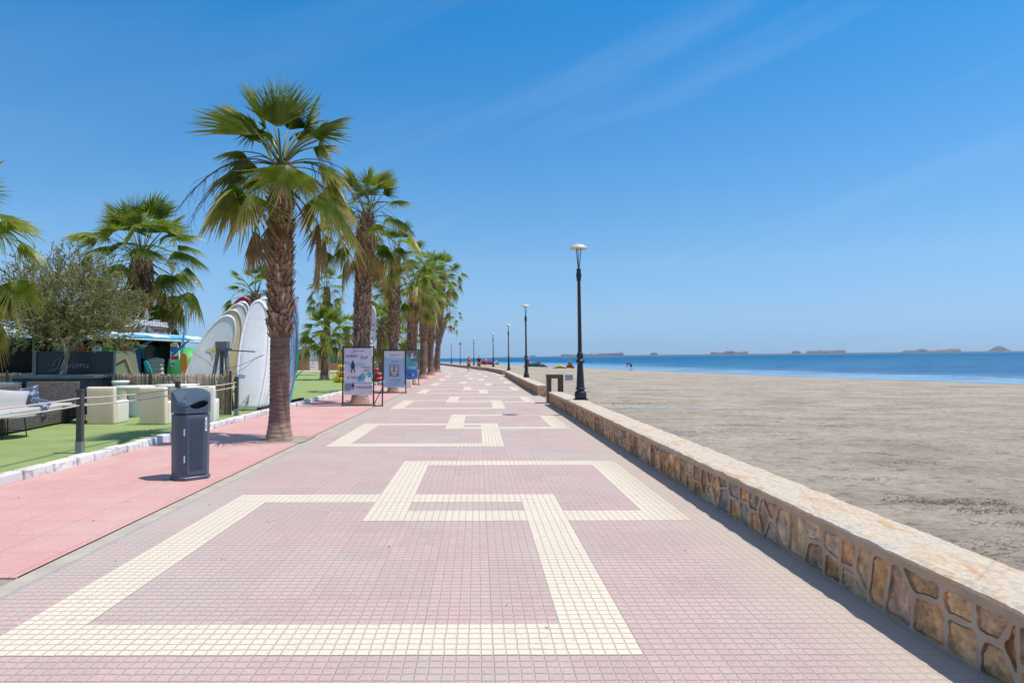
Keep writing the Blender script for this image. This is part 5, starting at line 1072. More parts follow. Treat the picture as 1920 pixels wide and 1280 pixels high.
pillow('blue patterned cushion in front, lower and nearer the wicker back', 72, 762, 14.4, .46, .42, R(5), R(-30), M['batik'], 'blue patterned cushions on the sofa', R(12))

# planter with its dark screen
pl = A(116, 740, 18.2); root = thing('planter_box', 'big dark navy planter box with a screen carrying white script, around the olive trunk', 'planter', (pl.x, 18.15, .03))
b = MB(); b.box((0, .1, .50), (2.25, .9, 1.0)); b.build('box', M['navy'], root); 
b = MB(); b.box((0, .1, 1.035), (2.34, .99, .07)); b.build('rim', M['navy_trim'], root, bevel=.008)
b = MB(); b.box((0, .1, 1.075), (2.15, .8, .02)); b.build('soil', M['soil'], root)
b = MB(); b.box((.02, .62, 1.40), (2.28, .04, .72)); sc = b.build('screen', M['navy'], root)
b = MB(); b.box((1.17, .60, 1.38), (.045, .07, .82)); b.box((-1.13, .60, 1.38), (.06, .07, .82)); b.build('screen_frame', M['navy_trim'], root)
for x_ in (.55, .98): b = MB(); b.box((x_, -.36, .93), (.09, .02, .04)); b.build('vent', M['black'], root)
b = MB(); script_word(b, frameM((-.45, .58, 1.26), (1, 0, 0), (0, 0, 1)), .125, .010); b.build('lettering', M['navy_trim'] if False else M['table_grey'], sc)

# ------------------------------------------------------------------ surf kiosk
KR = A(365, 660, 27); KL = A(-60, 660, 22.3); KR.z = KL.z = 0; kd = (KL-KR); KLen = kd.length; kd.normalize(); kn = Vector((kd.y, -kd.x, 0)); kn = kn if kn.y < 0 else -kn      # kn: outward, towards the camera
def K(s, d=0, z=0): return KR+kd*s-kn*d+Vector((0, 0, z))
zr = lambda s: 2.42+.30*s/KLen
root = thing('surf_kiosk', 'open fronted surf kiosk with dark inside and blue and white awning', 'kiosk', KR); O = KR
def kb(name, pts_list, m, par=root, bevel=0):
    b = MB()
    for A_, B_, hgt in pts_list: b.rings([[p-O for p in A_], [p-O for p in B_]])
    return b.build(name, m, par, bevel=bevel)
def slab(name, s0, s1, d0, d1, z0, z1, m, par=root, sl=0):
    q = lambda z: [K(s0, d0, z+sl*zr(s0)), K(s1, d0, z+sl*zr(s1)), K(s1, d1, z+sl*zr(s1)), K(s0, d1, z+sl*zr(s0))]
    b = MB(); b.rings([[p-O for p in q(z0)], [p-O for p in q(z1)]]); return b.build(name, m, par)
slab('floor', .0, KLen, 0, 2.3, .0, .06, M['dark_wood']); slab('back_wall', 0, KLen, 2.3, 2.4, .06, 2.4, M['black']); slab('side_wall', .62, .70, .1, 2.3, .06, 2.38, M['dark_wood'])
slab('roof', 0, KLen, -.1, 2.5, .0, .07, M['dark_wood'], sl=1)
slab('inner_shelf', 1.2, KLen, 1.6, 2.2, 1.0, 1.05, M['dark_wood'])
b = MB(); rs = random.Random(4); prev = None; n = 40
for i in range(n+1):
    s_ = -.1+(KLen+.1)*i/n; w_ = .02*math.sin(i*1.9); r_ = [K(s_, -.12, zr(s_)+.09)-O, K(s_, -.55, zr(s_)+.03+w_)-O, K(s_, -.95, zr(s_)-.07+w_)-O, K(s_, -.97, zr(s_)-.20+w_*.5)-O]; ids = [b.vert(p) for p in r_]
    if prev:
        for k in range(3): b.face((prev[k], ids[k], ids[k+1], prev[k+1]))
    prev = ids
b.build('awning', M['awning'], root)
b = MB(); b.tube([K(-.15, -.96, zr(0)-.20)-O, K(KLen, -.96, zr(KLen)-.20)-O], .035, 8); b.build('awning_bar', M['lamp_glass'], root)
for s_ in (.45, 2.9, 5.6): b = MB(); b.tube([K(s_, -.05, .0)-O, K(s_, -.05, zr(s_))-O], .045, 6); b.build('post', M['grey_metal'], root)
for s_ in (2.0, 4.2): b = MB(); b.tube([K(s_+.9, -.1, 1.55)-O, K(s_-.15, -.9, zr(s_)-.22)-O], .055, 6); b.build('awning_arm', M['blue'], root)
# things for hire inside
rs = random.Random(8); wl_ = [('wetsuit', M['black']), ('wetsuit', M['navy_trim']), ('wetsuit', M['blue']), ('wetsuit', M['dark_wood']), ('wetsuit', M['green']), ('wetsuit', M['black']), ('wetsuit', M['board_red']), ('wetsuit', M['navy_trim'])]
for i, (nm, m_) in enumerate(wl_):
    s_ = 1.0+i*.52; q = K(s_, .9+.25*(i % 2), 2.15); b = MB()
    sh = [(-.09, 0), (.09, 0), (.27, -.12), (.30, -.58), (.22, -.58), (.17, -.25), (.16, -.72), (.19, -1.35), (.08, -1.35), (0, -.8), (-.08, -1.35), (-.19, -1.35), (-.16, -.72), (-.17, -.25), (-.22, -.58), (-.30, -.58), (-.27, -.12)]
    b.rings([[kd*x+kn*e+Vector((0, 0, z)) for x, z in sh] for e in (-.05, .05)]); ob = b.build('wetsuit', m_); ob.location = q; tag(ob, ['wetsuit hanging at the right end of the kiosk', 'second hanging wetsuit from the right in the kiosk', 'blue wetsuit hanging above the white sacks', 'dark wetsuit hanging beside the blue one', 'green wetsuit hanging in the middle of the kiosk', 'black wetsuit hanging left of the green one', 'dark red wetsuit hanging by the blue awning arm', 'wetsuit hanging at the left, above the leaning panel'][i], 'wetsuit', 'wetsuits hanging in the kiosk')
p = A(292, 690, 25.6); root2 = thing('sail_bag_pile', 'pile of rolled off white sail bags inside the kiosk', 'bags', (p.x, p.y, .0))
for k in range(4): b = MB(); b.smooth = True; b.tube([(-.28, 0, .95+.17*k), (0, .05, .99+.17*k), (.28, 0, .95+.17*k)], [.10, .13, .10], 10); b.build('bag', M['cushion'], root2)
b = MB(); b.box((0, 0, .42), (.6, .4, .84)); b.build('crate', M['dark_wood'], root2)
root2 = thing('leaning_panel', 'sage green wooden panel with a bare timber frame leaning behind the reed fence', 'panel', A(224, 700, 22.5)); root2.location.z = .0; root2.rotation_euler = (R(-12), 0, R(12))
b = MB(); b.rings([[Vector((x, e, z)) for x, z in ((-.95, 0), (.82, 0), (.38, 1.86), (-.45, 1.90), (-.95, 1.45))] for e in (-.02, .02)]); b.build('panel', M['panel_sage'], root2)
b = MB(); b.tube([(-.85, -.05, 1.05), (.12, -.05, 1.62)], .025, 4); b.tube([(.12, -.05, 1.62), (.36, -.05, 1.05), (.5, -.05, .6)], .025, 4); b.build('frame', M['ply'], root2)
def mini(label, px0, py0, px1, py1, Y, w_, m, name='board', cat='board', grp=None, par=None):
    a = A(px0, py0, Y); c = A(px1, py1, Y); d = c-a; L1_ = d.length; d.normalize(); s_ = Vector((d.z, 0, -d.x)); b = MB(); n = 12
    for e in (-.03, .03): pass
    prof = [a+d*L1_*(.5-.5*math.cos(math.pi*k/n))+s_*w_/2*math.sin(math.pi*k/n)**.5 for k in range(n+1)]; prof2 = [a+d*L1_*(.5-.5*math.cos(math.pi*k/n))-s_*w_/2*math.sin(math.pi*k/n)**.5 for k in range(n-1, 0, -1)]
    ring = prof+prof2; b.rings([[p-a+Vector((0, e, 0)) for p in ring] for e in (-.03, .03)]); ob = b.build(name, m); ob.location = a; tag(ob, label, cat, grp); return ob, a, d, s_, L1_
ob, a, d, s_, L1_ = mini('kiteboard striped white, red and teal standing at the kiosk corner', 330, 706, 327, 642, 24.2, .34, M['white'], 'kiteboard', 'kiteboard')
for m_, u0, u1 in (('yellow', .90, .97), ('blue', .72, .88), ('red', .50, .60), ('teal', .34, .42), ('red', .18, .30), ('black', .04, .16)):
    b = MB(); hw_ = .15; b.poly([d*L1_*u0-s_*hw_*.9+Vector((0, -.034, 0)), d*L1_*u0+s_*hw_*.9+Vector((0, -.034, 0)), d*L1_*u1+s_*hw_+Vector((0, -.034, 0)), d*L1_*u1-s_*hw_+Vector((0, -.034, 0))]); b.build('stripe', M[m_], ob)
mini('orange board standing between the kiosk and the surfboards', 345, 706, 345, 662, 23.6, .26, M['orange'], 'surfboard', 'surfboard')
mini('pale board standing in the kiosk left of the leaning panel', 172, 700, 184, 648, 23.6, .34, M['board_grey'], 'surfboard', 'surfboard')
mini('teal paddle leaning among the gear in the kiosk', 283, 702, 272, 676, 24.0, .16, M['teal'], 'paddle', 'paddle')
def mast(label, x0, y0, x1, y1, Y, r, m): b = MB(); a = A(x0, y0, Y); b.tube([a-a, (A(x1, y1, Y)-a)*.5, A(x1, y1, Y)-a], [r, r*.85, r*.5], 7); o = b.build('sail_mast', m); o.location = a; tag(o, label, 'mast', 'windsurf masts by the kiosk')
mast('long blue mast pointing up into the sky beside the kiosk', 337, 706, 351, 566, 24.0, .045, M['board_blue']); mast('shorter dark blue mast leaning right across the kiosk corner', 322, 666, 354, 638, 23.8, .05, M['blue'])
p = A(351, 700, 24.8); root2 = thing('green_tent', 'bright green tent top between the kiosk and the leaning surfboards', 'tent', (p.x, 24.8, 0)); b = MB(); b.smooth = True
b.lathe([(.75, 0), (.74, .7), (.66, 1.5), (.42, 1.85), (.05, 2.0)], n=16); b.build('canopy', M['green'], root2); b = MB(); b.tube([(-.3, -.71, 1.0), (-.3, -.70, 0)], .02, 4); b.build('pole', M['black'], root2)
# roof sign
SL = A(225, 632, 25.0); SR = A(318, 632, 26.3); SL.z = 0; SR.z = 0; sdv = (SR-SL); sw = sdv.length; sdv.normalize(); zl = A(225, 634, 25).z+.08; zt = A(225, 600, 25).z; hs_ = zt-zl
M['sign_wood'] = mat('sign_wood', (.30, .13, .085), (.20, .085, .055), .6, 5)
root = thing('roof_sign', 'brown slatted roof sign with white flowing script', 'sign', (SL.x, SL.y, zl)); rz = math.atan2(sdv.y, sdv.x); root.rotation_euler = (0, 0, rz)
for x_ in (0.04, sw-.04): b = MB(); b.box((x_, 0, hs_/2-.1), (.08, .06, hs_+.2)); b.build('post', M['dark_wood'], root)
for z_, h_, m_ in ((hs_*.93, hs_*.14, 'sign_wood'), (hs_*.73, hs_*.12, 'paper'), (hs_*.47, hs_*.28, 'sign_wood'), (hs_*.20, hs_*.12, 'paper')):
    b = MB(); b.box((sw/2, .01, z_), (sw-.16, .03, h_)); b.build('slat', M['brown_wood'] if False else M[m_], root)
b = MB()
for k in range(5):
    a_ = math.pi/2+k*2*math.pi/5; b.poly([Vector((sw*.52, -.02-.001*k, hs_*.75))+Vector((math.cos(a_)*r_, 0, math.sin(a_)*r_*1.15)) if r_ else Vector((sw*.52, -.02-.001*k, hs_*.75)) for r_ in (0,)]+[Vector((sw*.52+math.cos(a_+e)*q, -.02-.001*k, hs_*.75+math.sin(a_+e)*q*1.2)) for e, q in ((-.33, .32), (0, .58), (.33, .32))])
b.build('star', M['table_grey'], root)
b = MB(); script_word(b, frameM((sw*.28, -.08, hs_*.80), (1, 0, -.10), (.05, 0, 1)), .17, .022); b.build('lettering', M['white'], root)
p = A(203, 640, 30); root = thing('wooden_shed', 'ochre boarded shed wall above the awning, left of the roof sign', 'shed', (p.x, 30, 0)); b = MB(); b.box((0, .6, 1.65), (1.5, 1.2, 3.3)); b.build('wall', M['ply'], root); b = MB(); b.box((0, .6, 3.33), (1.7, 1.4, .06)); b.build('roof', M['dark_wood'], root)
p = A(328, 640, 31); root = thing('hut_roof', 'small dark pointed roof peeping over the kiosk by the grey pole', 'hut', (p.x, 31, 0)); b = MB(); b.lathe([(.30, 0), (.30, 2.4)], n=4); b.build('wall', M['dark_wood'], root); b = MB(); b.lathe([(.36, 2.4), (.30, 2.5), (.02, 3.05)], n=4); b.build('roof', M['dark_wood'], root)

# ------------------------------------------------------------------ brick boundary with green mesh
root = thing('brick_boundary', 'orange brick boundary wall with green mesh panels behind the lawn', 'wall', (-16, 82, 0)); 
def bb(name, x0, x1, z0, z1, m, y0=-.15, y1=.15, par=None): b = MB(); b.box(((x0+x1)/2+16, (y0+y1)/2, (z0+z1)/2), (x1-x0, y1-y0, z1-z0)); return b.build(name, m, par or root)
X_ = lambda px: A(px, 690, 82).x
bb('low_wall', X_(400), X_(566), 0, .95, M['brick']); bb('low_wall', X_(618), X_(790), 0, .95, M['brick'])
for a_, c_ in ((566, 580), (598, 616), (690, 699), (706, 714)): bb('pillar', X_(a_), X_(c_), 0, 3.1, M['brick'], -.25, .25)
for k in range(7): bb('gate_bar', X_(580.5), X_(590), .35+.38*k, .50+.38*k, M['white'], -.1, .0)
M['mesh'] = mat('green_mesh', (.02, .17, .06), (.03, .25, .09), .8, 3)
for a_, c_ in ((400, 566), (618, 690), (714, 790)): bb('mesh_panel', X_(a_), X_(c_), .95, 2.45, M['mesh'], -.02, .0); bb('mesh_hem', X_(a_), X_(c_), 2.45, 2.72, M['green'], -.03, .01)
for px in (540, 632, 645, 658, 671, 730, 750): b = MB(); b.box((X_(px)+16, -.06, 1.8), (.10, .06, 1.75)); b.build('fence_post', M['dark_steel'], root)
b = MB(); b.box((0, 0, .45), (3.2, .2, .9)); o = b.build('timber_hoarding', M['panel_sage'], bevel=.01); o.location = (A(716, 690, 60).x, 60, .03); tag(o, 'low greenish timber hoarding on the lawn between the first two boards', 'hoarding')

# ------------------------------------------------------------------ wooden box frame, sand box
p = A(1040, 740, 22.3); root = thing('wooden_surround', 'brown square timber frame standing in the gap of the sea wall', 'frame', (p.x, 22.3, 0)); M['brown_wood'] = mat('brown_wood', (.13, .08, .05), (.08, .05, .035), .7, 5, stretch=(4, 4, .6)); M['bleached_wood'] = mat('bleached_wood', (.50, .40, .28), (.38, .30, .21), .8, 5)
for s_ in (-1, 1): b = MB(); b.box((s_*.205, 0, .45), (.14, .46, .90)); b.build('side_panel', M['brown_wood'], root, bevel=.005)
b = MB(); b.box((0, 0, .925), (.56, .48, .13)); b.build('top_panel', M['brown_wood'], root, bevel=.005); b = MB(); b.box((-.288, -.1, .45), (.02, .22, .9)); b.build('edge_board', M['bleached_wood'], root)
b = MB(); b.box((0, .1, .36), (.27, .3, .03)); b.build('shelf', M['concrete'], root)
p = G(1067, 714, -.1); b = MB(); b.box((0, 0, .22), (.50, .35, .42)); b.box((0, -.02, .44), (.54, .40, .03)); o = b.build('utility_box', M['table_grey'], bevel=.02); o.location = (p.x, p.y, -.08); o.rotation_euler = (0, 0, R(10)); tag(o, 'pale grey utility box standing on the sand behind the timber frame', 'box')

# dry palm scraps blown over the pavement
M['scrap'] = mat('dry_scrap', (.30, .20, .11), (.16, .10, .06), .9, 20)
b = MB(); rs = random.Random(21)
for _ in range(420):
    t_ = rs.random()
    if t_ < .55: x, y = -5.8+rs.random()**2.2*2.3, rs.uniform(5, 40)
    elif t_ < .75: a = rs.uniform(0, 6.28); q = rs.uniform(.3, 1.4); x, y = -3.85+math.cos(a)*q, 12.3+math.sin(a)*q
    else: x, y = rs.uniform(-3.2, 2.3), rs.uniform(3.2, 30)
    z = .02 if x < -3.3 else .006; a = rs.uniform(0, 3.14); l_ = rs.uniform(.006, .03); d = Vector((math.cos(a), math.sin(a), 0)); n_ = Vector((-d.y, d.x, .3)); p = Vector((x, y, z))
    b.face([b.vert(p-d*l_), b.vert(p+n_*l_*.3), b.vert(p+d*l_+Vector((0, 0, .004))), b.vert(p-n_*l_*.12+Vector((0, 0, .004)))])
tag(b.build('leaf_litter', M['scrap']), 'dry brown leaf scraps blown over the pavement', kind='stuff')

# ------------------------------------------------------------------ people
def skinned(name, chains, m, parent, sub=1):
    bm = bmesh.new(); lay = bm.verts.layers.skin.verify(); idx = {}; first = True
    def V(p, r):
        k = tuple(round(x, 4) for x in p)
        if k not in idx:
            v = bm.verts.new(p); v[lay].radius = r if isinstance(r, tuple) else (r, r); idx[k] = v
        return idx[k]
    for ch in chains:
        vs = [V(p, r) for p, r in ch]
        for a, b_ in zip(vs, vs[1:]):
            if a is not b_ and not bm.edges.get((a, b_)): bm.edges.new((a, b_))
    bm.verts.ensure_lookup_table(); bm.verts[0][lay].use_root = True
    me = bpy.data.meshes.new(name); bm.to_mesh(me); bm.free(); me.materials.append(m)
    o = bpy.data.objects.new(name, me); C.objects.link(o); o.parent = parent
    sk = o.modifiers.new('skin', 'SKIN'); sk.use_smooth_shade = True; sb = o.modifiers.new('sub', 'SUBSURF'); sb.levels = sub; sb.render_levels = sub; return o
def person(label, loc, rz, k=1.0, pose='walk', shirt='red', pants='black', hairc='hair', bare=False, ph=1, grp=None):
    root = thing('person', label, 'person', loc, rz, grp); root.scale = (k, k, k); SK = M['skin']
    pel = (0, 0, .93); ch = (0, .0, 1.25); nk = (0, 0, 1.50); hd = (0, .01, 1.62); top = (0, 0, 1.73)
    hip = [(-.10, 0, .88), (.10, 0, .88)]; sh = [(-.17, 0, 1.43), (.17, 0, 1.43)]
    if pose == 'walk': kn_ = [(-.10, .16*ph, .50), (.10, -.06*ph, .49)]; an = [(-.09, .10*ph, .09), (.10, -.36*ph, .20)]; el_ = [(-.24, -.10*ph, 1.15), (.24, .08*ph, 1.15)]; ha = [(-.23, -.04*ph, .90), (.23, .24*ph, .95)]
    elif pose == 'stand': kn_ = [(-.11, .02, .49), (.11, .0, .49)]; an = [(-.12, 0, .07), (.12, 0, .07)]; el_ = [(-.25, .0, 1.15), (.25, .0, 1.15)]; ha = [(-.22, .10, .92), (.22, .10, .92)]
    elif pose == 'bend': ch = (0, .30, 1.12); nk = (0, .50, 1.02); hd = (0, .60, .94); top = (0, .68, .87); sh = [(-.17, .44, 1.08), (.17, .44, 1.08)]; kn_ = [(-.13, .05, .50), (.13, -.1, .50)]; an = [(-.2, 0, .07), (.2, -.1, .07)]; el_ = [(-.2, .50, .80), (.2, .50, .80)]; ha = [(-.12, .58, .55), (.12, .58, .55)]
    else: pel = (0, 0, .14); ch = (0, .04, .45); nk = (0, .06, .70); hd = (0, .09, .82); top = (0, .08, .93); hip = [(-.10, .03, .14), (.10, .03, .14)]; sh = [(-.17, .05, .63), (.17, .05, .63)]; kn_ = [(-.14, .40, .48), (.14, .40, .48)]; an = [(-.14, .62, .07), (.14, .62, .07)]; el_ = [(-.22, .22, .50), (.22, .22, .50)]; ha = [(-.12, .38, .50), (.12, .38, .50)]
    ft = [(a[0], a[1]+.15, a[2]-.04 if a[2] < .15 else a[2]-.10) for a in an]
    mid = lambda a, b_, t_=.5: tuple(x+(y-x)*t_ for x, y in zip(a, b_))
    chains = [[(pel, (.13, .10)), (ch, (.14, .10)), (mid(ch, nk, .75), (.10, .08)), (nk, .055), (mid(nk, hd, .5), .06), (hd, (.078, .092)), (top, .055)]]
    for s_ in (0, 1):
        chains.append([(pel, (.13, .10)), (hip[s_], .095), (kn_[s_], .058), (mid(kn_[s_], an[s_], .35), .055), (an[s_], .036), (ft[s_], .030)])
        chains.append([(mid(ch, nk, .75), (.10, .08)), (sh[s_], .055), (el_[s_], .038), (ha[s_], .026)])
        w_ = Vector(ha[s_]); dr_ = (w_-Vector(el_[s_])).normalized(); pc = w_+dr_*.05; chains.append([(ha[s_], .026), (tuple(pc), .026)])
        for q, ln in enumerate((.065, .075, .07, .055)): b0_ = pc+Vector((0, (q-1.5)*.018, 0)); chains.append([(tuple(pc), .026), (tuple(b0_+dr_*.03), .009), (tuple(b0_+dr_*(.03+ln*.5)+Vector((-.008 if s_ else .008, 0, 0))), .008), (tuple(b0_+dr_*(.03+ln)+Vector((-.02 if s_ else .02, 0, 0))), .007)])
        chains.append([(ha[s_], .026), (tuple(w_+dr_*.03+Vector((0, .04, 0))), .010), (tuple(w_+dr_*.075+Vector((0, .05, 0))), .008)])
    body = skinned('body', chains, SK, root)
    if not bare:
        c2 = [[(mid(pel, ch, .12), (.155, .125)), (ch, (.165, .125)), (mid(ch, nk, .75), (.125, .10)), (mid(ch, nk, .93), (.075, .07))]]
        for s_ in (0, 1): c2.append([(mid(ch, nk, .75), (.125, .10)), (sh[s_], .075), (mid(sh[s_], el_[s_], .6), .062)])
        skinned('shirt', c2, M[shirt], root)
    c3 = [[(mid(pel, ch, .22), (.150, .120)), (pel, (.16, .125))]]
    for s_ in (0, 1): c3.append([(pel, (.16, .125)), (hip[s_], .118), (mid(hip[s_], kn_[s_], .85), .088)])
    skinned('shorts', c3, M[pants], root)
    up_ = (Vector(top)-Vector(hd)).normalized(); hb = Vector(hd)-Vector((0, .025, 0)); skinned('hair', [[(tuple(hb), (.088, .092)), (tuple(hb+up_*.06), (.090, .095)), (tuple(hb+up_*.10), (.06, .06))]], M[hairc], root)
    for s_ in (0, 1): skinned('shoe', [[(an[s_][0:2]+(an[s_][2]-.02,), .045), (ft[s_], .042), ((ft[s_][0], ft[s_][1]+.05, ft[s_][2]), .030)]], M['ink'], root)
    return root
g1 = G(879, 697); person('walker in a red top and black shorts seen from behind', (g1.x, g1.y, .0), R(4), 1.0, 'walk', 'red', 'black', ph=1)
g2 = G(898, 697); person('walker in a black T-shirt and dark shorts seen from behind', (g2.x, g2.y, .0), R(-2), 1.02, 'walk', 'black', 'ink', ph=-1)
g3 = A(1183, 692, 92); person('person in dark clothes bending down at the water edge', (g3.x, 92, sand_z(g3.x, 92)), R(60), 1.0, 'bend', 'navy', 'black')
g3 = A(1067, 686, 120); person('bather standing in dark shorts at the waterline', (g3.x, 120, sand_z(g3.x, 120)), R(160), 1.0, 'stand', 'cushion', 'navy', bare=True)
g3 = A(911, 682, 165); person('person in a white top and dark trousers standing among the red kites', (g3.x, 165, sand_z(g3.x, 165)), R(10), 1.0, 'stand', 'white', 'navy')
g3 = A(918, 682, 160); person('person crouched beside the red kite on the sand', (g3.x, 160, sand_z(g3.x, 160)), R(40), 1.3, 'sit', 'board_red', 'navy')
g3 = A(1010, 684, 125); person('person in black sitting behind the teal kite', (g3.x, 125, sand_z(g3.x, 125)), R(30), 1.5, 'sit', 'black', 'ink')
g3 = A(1014, 684, 122); person('person in pink sitting next to the one in black', (g3.x, 122, sand_z(g3.x, 122)), R(-30), 1.3, 'sit', 'board_pink', 'ink')
# kites lying on the beach
def kite(label, px, py, Y, wid, h_, m, m2, seed=1, arc=True):
    x = A(px, py, Y).x; root = thing('beach_kite', label, 'kite', (x, Y, sand_z(x, Y)), R(seed*20), 'kites lying on the beach'); b = MB(); rs = random.Random(seed); n = 14; rows = []
    for i in range(n+1):
        t_ = i/n; X = (t_-.5)*wid; z = h_*math.sin(math.pi*t_)**.8 if arc else h_*(1-abs(2*t_-1.1))**1.0; z = max(z, .02); rows.append([b.vert((X, 0, z+.05)), b.vert((X, .35, z*.75+.02)), b.vert((X*.95, .9, z*.15)), b.vert((X, -.05, max(0, z-.12)))])
    for r_a, r_b in zip(rows, rows[1:]):
        for k in range(2): b.face((r_a[k], r_a[k+1], r_b[k+1], r_b[k]))
        b.face((r_a[0], r_b[0], r_b[3], r_a[3]))
    b.build('canopy', m, root); e = MB(); e.tube([Vector(b.v[r[0]]) for r in rows], .09, 6); e.build('leading_edge', m2, root)
kite('small red kite standing on its edge behind the black shirted walker', 905, 684, 160, 2.0, 1.0, M['red'], M['board_red'], 1)
kite('wide red kite on the sand between the fourth and fifth wall lamps', 917, 684, 165, 2.8, 1.1, M['board_red'], M['red'], 2)
kite('white kite on the sand just right of the fourth wall lamp', 931, 682, 168, 2.4, 1.1, M['white'], M['board_grey'], 3)
kite('teal kite lying low in front of the two seated people', 1004, 685, 122, 4.6, .7, M['teal'], M['black'], 0)
kite('blue and red kite tip beside the second wall lamp', 992, 685, 124, 1.6, 1.6, M['navy'], M['board_red'], 4)
kite('yellow kite lying flat on the sand left of the first wall lamp', 1050, 689, 104, 2.2, .4, M['yellow'], M['yellow'], 0)
kite('yellow and grey pointed kite just left of the first wall lamp', 1068, 689, 104, 1.5, 1.1, M['orange'], M['navy_trim'], 0, arc=False)

# ------------------------------------------------------------------ far shore
D = 6000
M['far_land'] = mat('far_land', (.035, .05, .035), (.06, .065, .05), .9, .004)
M['far_pink'] = mat('far_block_pink', (.80, .42, .34), (.85, .60, .52), .8, .02); M['far_grey'] = mat('far_block_grey', (.30, .28, .32), (.42, .38, .40), .8, .02); M['far_rock'] = mat('far_rock', (.012, .008, .012), (.03, .02, .022), .9, .004); M['far_dark'] = mat('far_glass', (.03, .035, .045), None, .5, 1)
def Hz(px): return 670.6-(px-895)*.0106
b = MB(); rs = random.Random(6); top = []; bot = []
for i in range(241):
    px = 925+i*5; h_ = (.4+1.5*min(1, i/40)+1.0*mnoise.noise(Vector((i*.13, 0, 0)))+.8*mnoise.noise(Vector((i*.7, 3, 0)))); h_ = max(.3, h_)
    top.append(A(px, Hz(px)-h_*.9, D+60)); q = A(px, Hz(px), D); q.z = seaz(q.x)-.3; bot.append(q)
back = [p+Vector((0, 900, 0)) for p in top]
for k in range(240): b.quad(bot[k], bot[k+1], top[k+1], top[k]); b.quad(top[k], top[k+1], back[k+1], back[k])
tag(b.build('far_shore', M['far_land']), kind='structure')
# mountain
b = MB(); b.smooth = True; prof = [(1836, 0), (1843, 1.2), (1850, 2.6), (1857, 6), (1863, 10), (1868, 12.3), (1873, 12.8), (1879, 11.8), (1886, 8.2), (1893, 4.6), (1900, 2.0), (1908, .3)]
rows = []
for k in range(7):
    dd = 400+300*k; f_ = math.sin(math.pi*k/6)**.6 if 0 < k < 6 else 0; row = []
    for px, h_ in prof:
        q = A(px, Hz(px)-h_, D+900); zb_ = seaz(q.x); q = Vector((q.x*(D+dd)/(D+900), D+dd, zb_+(q.z-zb_)*f_*(1+.08*mnoise.noise(Vector((px*.2, k, 0)))))); row.append(b.vert(q))
    rows.append(row)
for r_a, r_b in zip(rows, rows[1:]):
    for k in range(len(prof)-1): b.face((r_a[k], r_a[k+1], r_b[k+1], r_b[k]))
tag(b.build('far_hill', M['far_rock']), kind='structure')
def block(px0, px1, h_, m, label, grp, extra=None):
    h_ *= .95
    a = A(px0, Hz(px0)-h_, D+100); c = A(px1, Hz(px1)-h_, D+100); w_ = c.x-a.x; z_ = seaz(a.x); H_ = a.z-z_; root = thing('apartment_block', label, 'apartment block', ((a.x+c.x)/2, D+100, z_), 0, grp)
    b = MB(); b.box((0, 0, H_*.46), (w_, 60, H_*.92))
    for q in range(max(1, int((px1-px0)/2.2))): hh_ = H_*rs.uniform(.04, .28); b.box((-w_*.46+w_*.92*rs.random(), rs.uniform(-8, 8), H_+hh_/2), (w_*rs.uniform(.08, .2), 20, hh_))
    b.build('building', m, root)
    b = MB(); n = max(2, int(H_/4.5))
    for k in range(1, n): b.box((0, -30.2, H_*k/n), (w_*.86, .5, H_/n*.22))
    b.build('window_band', M['far_dark'], root)
lab = lambda t_: t_
x = 1053; rs = random.Random(12); k = 0
while x < 1132: w_ = rs.uniform(4, 9); block(x, x+w_-.6, rs.uniform(3.6, 6.6), M['far_pink'], 'pinkish apartment block in the long terrace across the water behind the first lamp', 'long pink row of far apartment blocks'); x += w_
for x0, x1, h_ in ((1135, 1138.5, 6.0), (1140, 1144, 6.3), (1146, 1152, 6.2), (1154, 1159, 6.6), (1161, 1168, 7.0)): block(x0, x1, h_, M['far_grey'], 'grey apartment tower closing the right end of the long far terrace', 'grey towers right of the pink row')
for x0, x1, lb in ((1221, 1224.6, 'left one of the lonely twin towers across the water'), (1227.5, 1231, 'right one of the lonely twin towers across the water')): block(x0, x1, 6.6, M['far_grey'], lb, None)
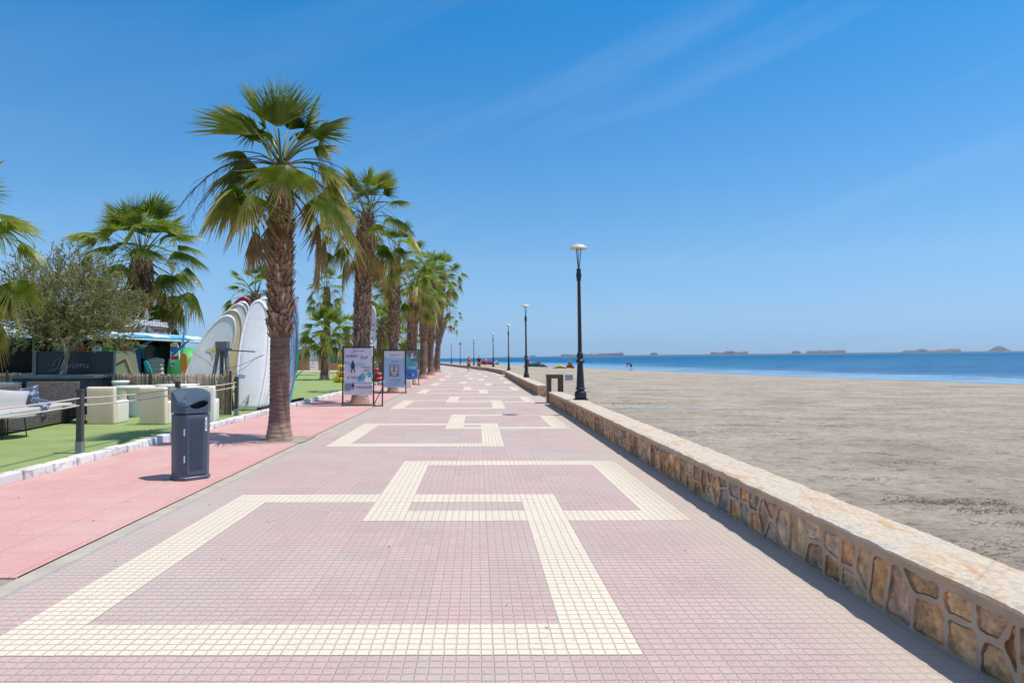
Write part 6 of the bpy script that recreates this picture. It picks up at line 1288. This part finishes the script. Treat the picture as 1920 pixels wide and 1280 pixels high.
for x0, x1, h_, m_, lb in ((1334, 1340, 6.4, 'far_pink', 'leftmost block of the tall far cluster right of centre'), (1342, 1348.5, 6.0, 'far_pink', 'second block from the left in the tall far cluster'), (1351, 1359, 5.6, 'far_pink', 'low pink block left of the two dark slabs'), (1360, 1364.5, 8.0, 'far_grey', 'narrow dark slab, left one of the two tallest'), (1366.5, 1375, 8.2, 'far_grey', 'wide dark slab, right one of the two tallest'), (1378, 1384, 6.0, 'far_pink', 'pink block just right of the dark slabs'), (1387.5, 1393, 6.4, 'far_pink', 'second block from the right in the tall far cluster'), (1394.5, 1400, 7.2, 'far_pink', 'rightmost block of the tall far cluster')): block(x0, x1, h_, M[m_], lb, 'tall far cluster right of centre')
for x0, x1, h_, m_, lb in ((1487, 1498, 6.2, 'far_grey', 'separate dark block left of the low pink group'), (1515, 1532, 6.4, 'far_pink', 'left block of the low pink group across the water'), (1534, 1540, 7.6, 'far_pink', 'slightly taller pale block in the low pink group'), (1541, 1554, 6.6, 'far_pink', 'middle block of the low pink group across the water'), (1556, 1583, 7.2, 'far_pink', 'long right block of the low pink group across the water'),
    (1695, 1720, 5.2, 'far_pink', 'low pink block left of the small dark tower near the hill'), (1722, 1734, 7.2, 'far_grey', 'small dark tower between pink blocks near the hill'), (1736, 1757, 4.4, 'far_pink', 'low block right of the small dark tower near the hill'), (1758, 1774, 5.8, 'far_pink', 'middle pink block stepping up towards the hill'), (1775, 1798, 7.0, 'far_pink', 'last pink block nearest to the far hill')): block(x0, x1, h_, M[m_], lb, 'low far blocks towards the hill')
for px, h_ in ((993, 3.6), (997, 4.2), (1001, 4.2), (982, 2.6)): block(px, px+2.4, h_, M['far_grey'], 'tiny grey tower on the far shore just right of the second lamp', 'tiny towers right of the second lamp')
# low white building at the foot of the hill
a = A(1893, Hz(1893)-2.6, D-50); b = MB(); b.box((0, 0, 4), (58, 20, 8)); o = b.build('white_building', M['white']); o.location = (a.x, D-30, seaz(a.x)+2); tag(o, 'thin white building at the right foot of the far hill', 'building')

# ------------------------------------------------------------------ sea air
M['haze'] = bpy.data.materials.new('haze'); m = M['haze']; m.use_nodes = True; m.node_tree.nodes.clear(); n_ = m.node_tree.nodes
vo_ = n_.new('ShaderNodeOutputMaterial'); pv = n_.new('ShaderNodeVolumePrincipled'); pv.inputs['Density'].default_value = 6.5e-5; pv.inputs['Color'].default_value = (.80, .88, .97, 1); pv.inputs['Anisotropy'].default_value = .2
m.node_tree.links.new(pv.outputs[0], vo_.inputs['Volume'])
b = MB(); b.box((0, 4000, 58), (18000, 10800, 170)); tag(b.build('haze', m), 'thin pale sea air over the whole bay', kind='stuff')
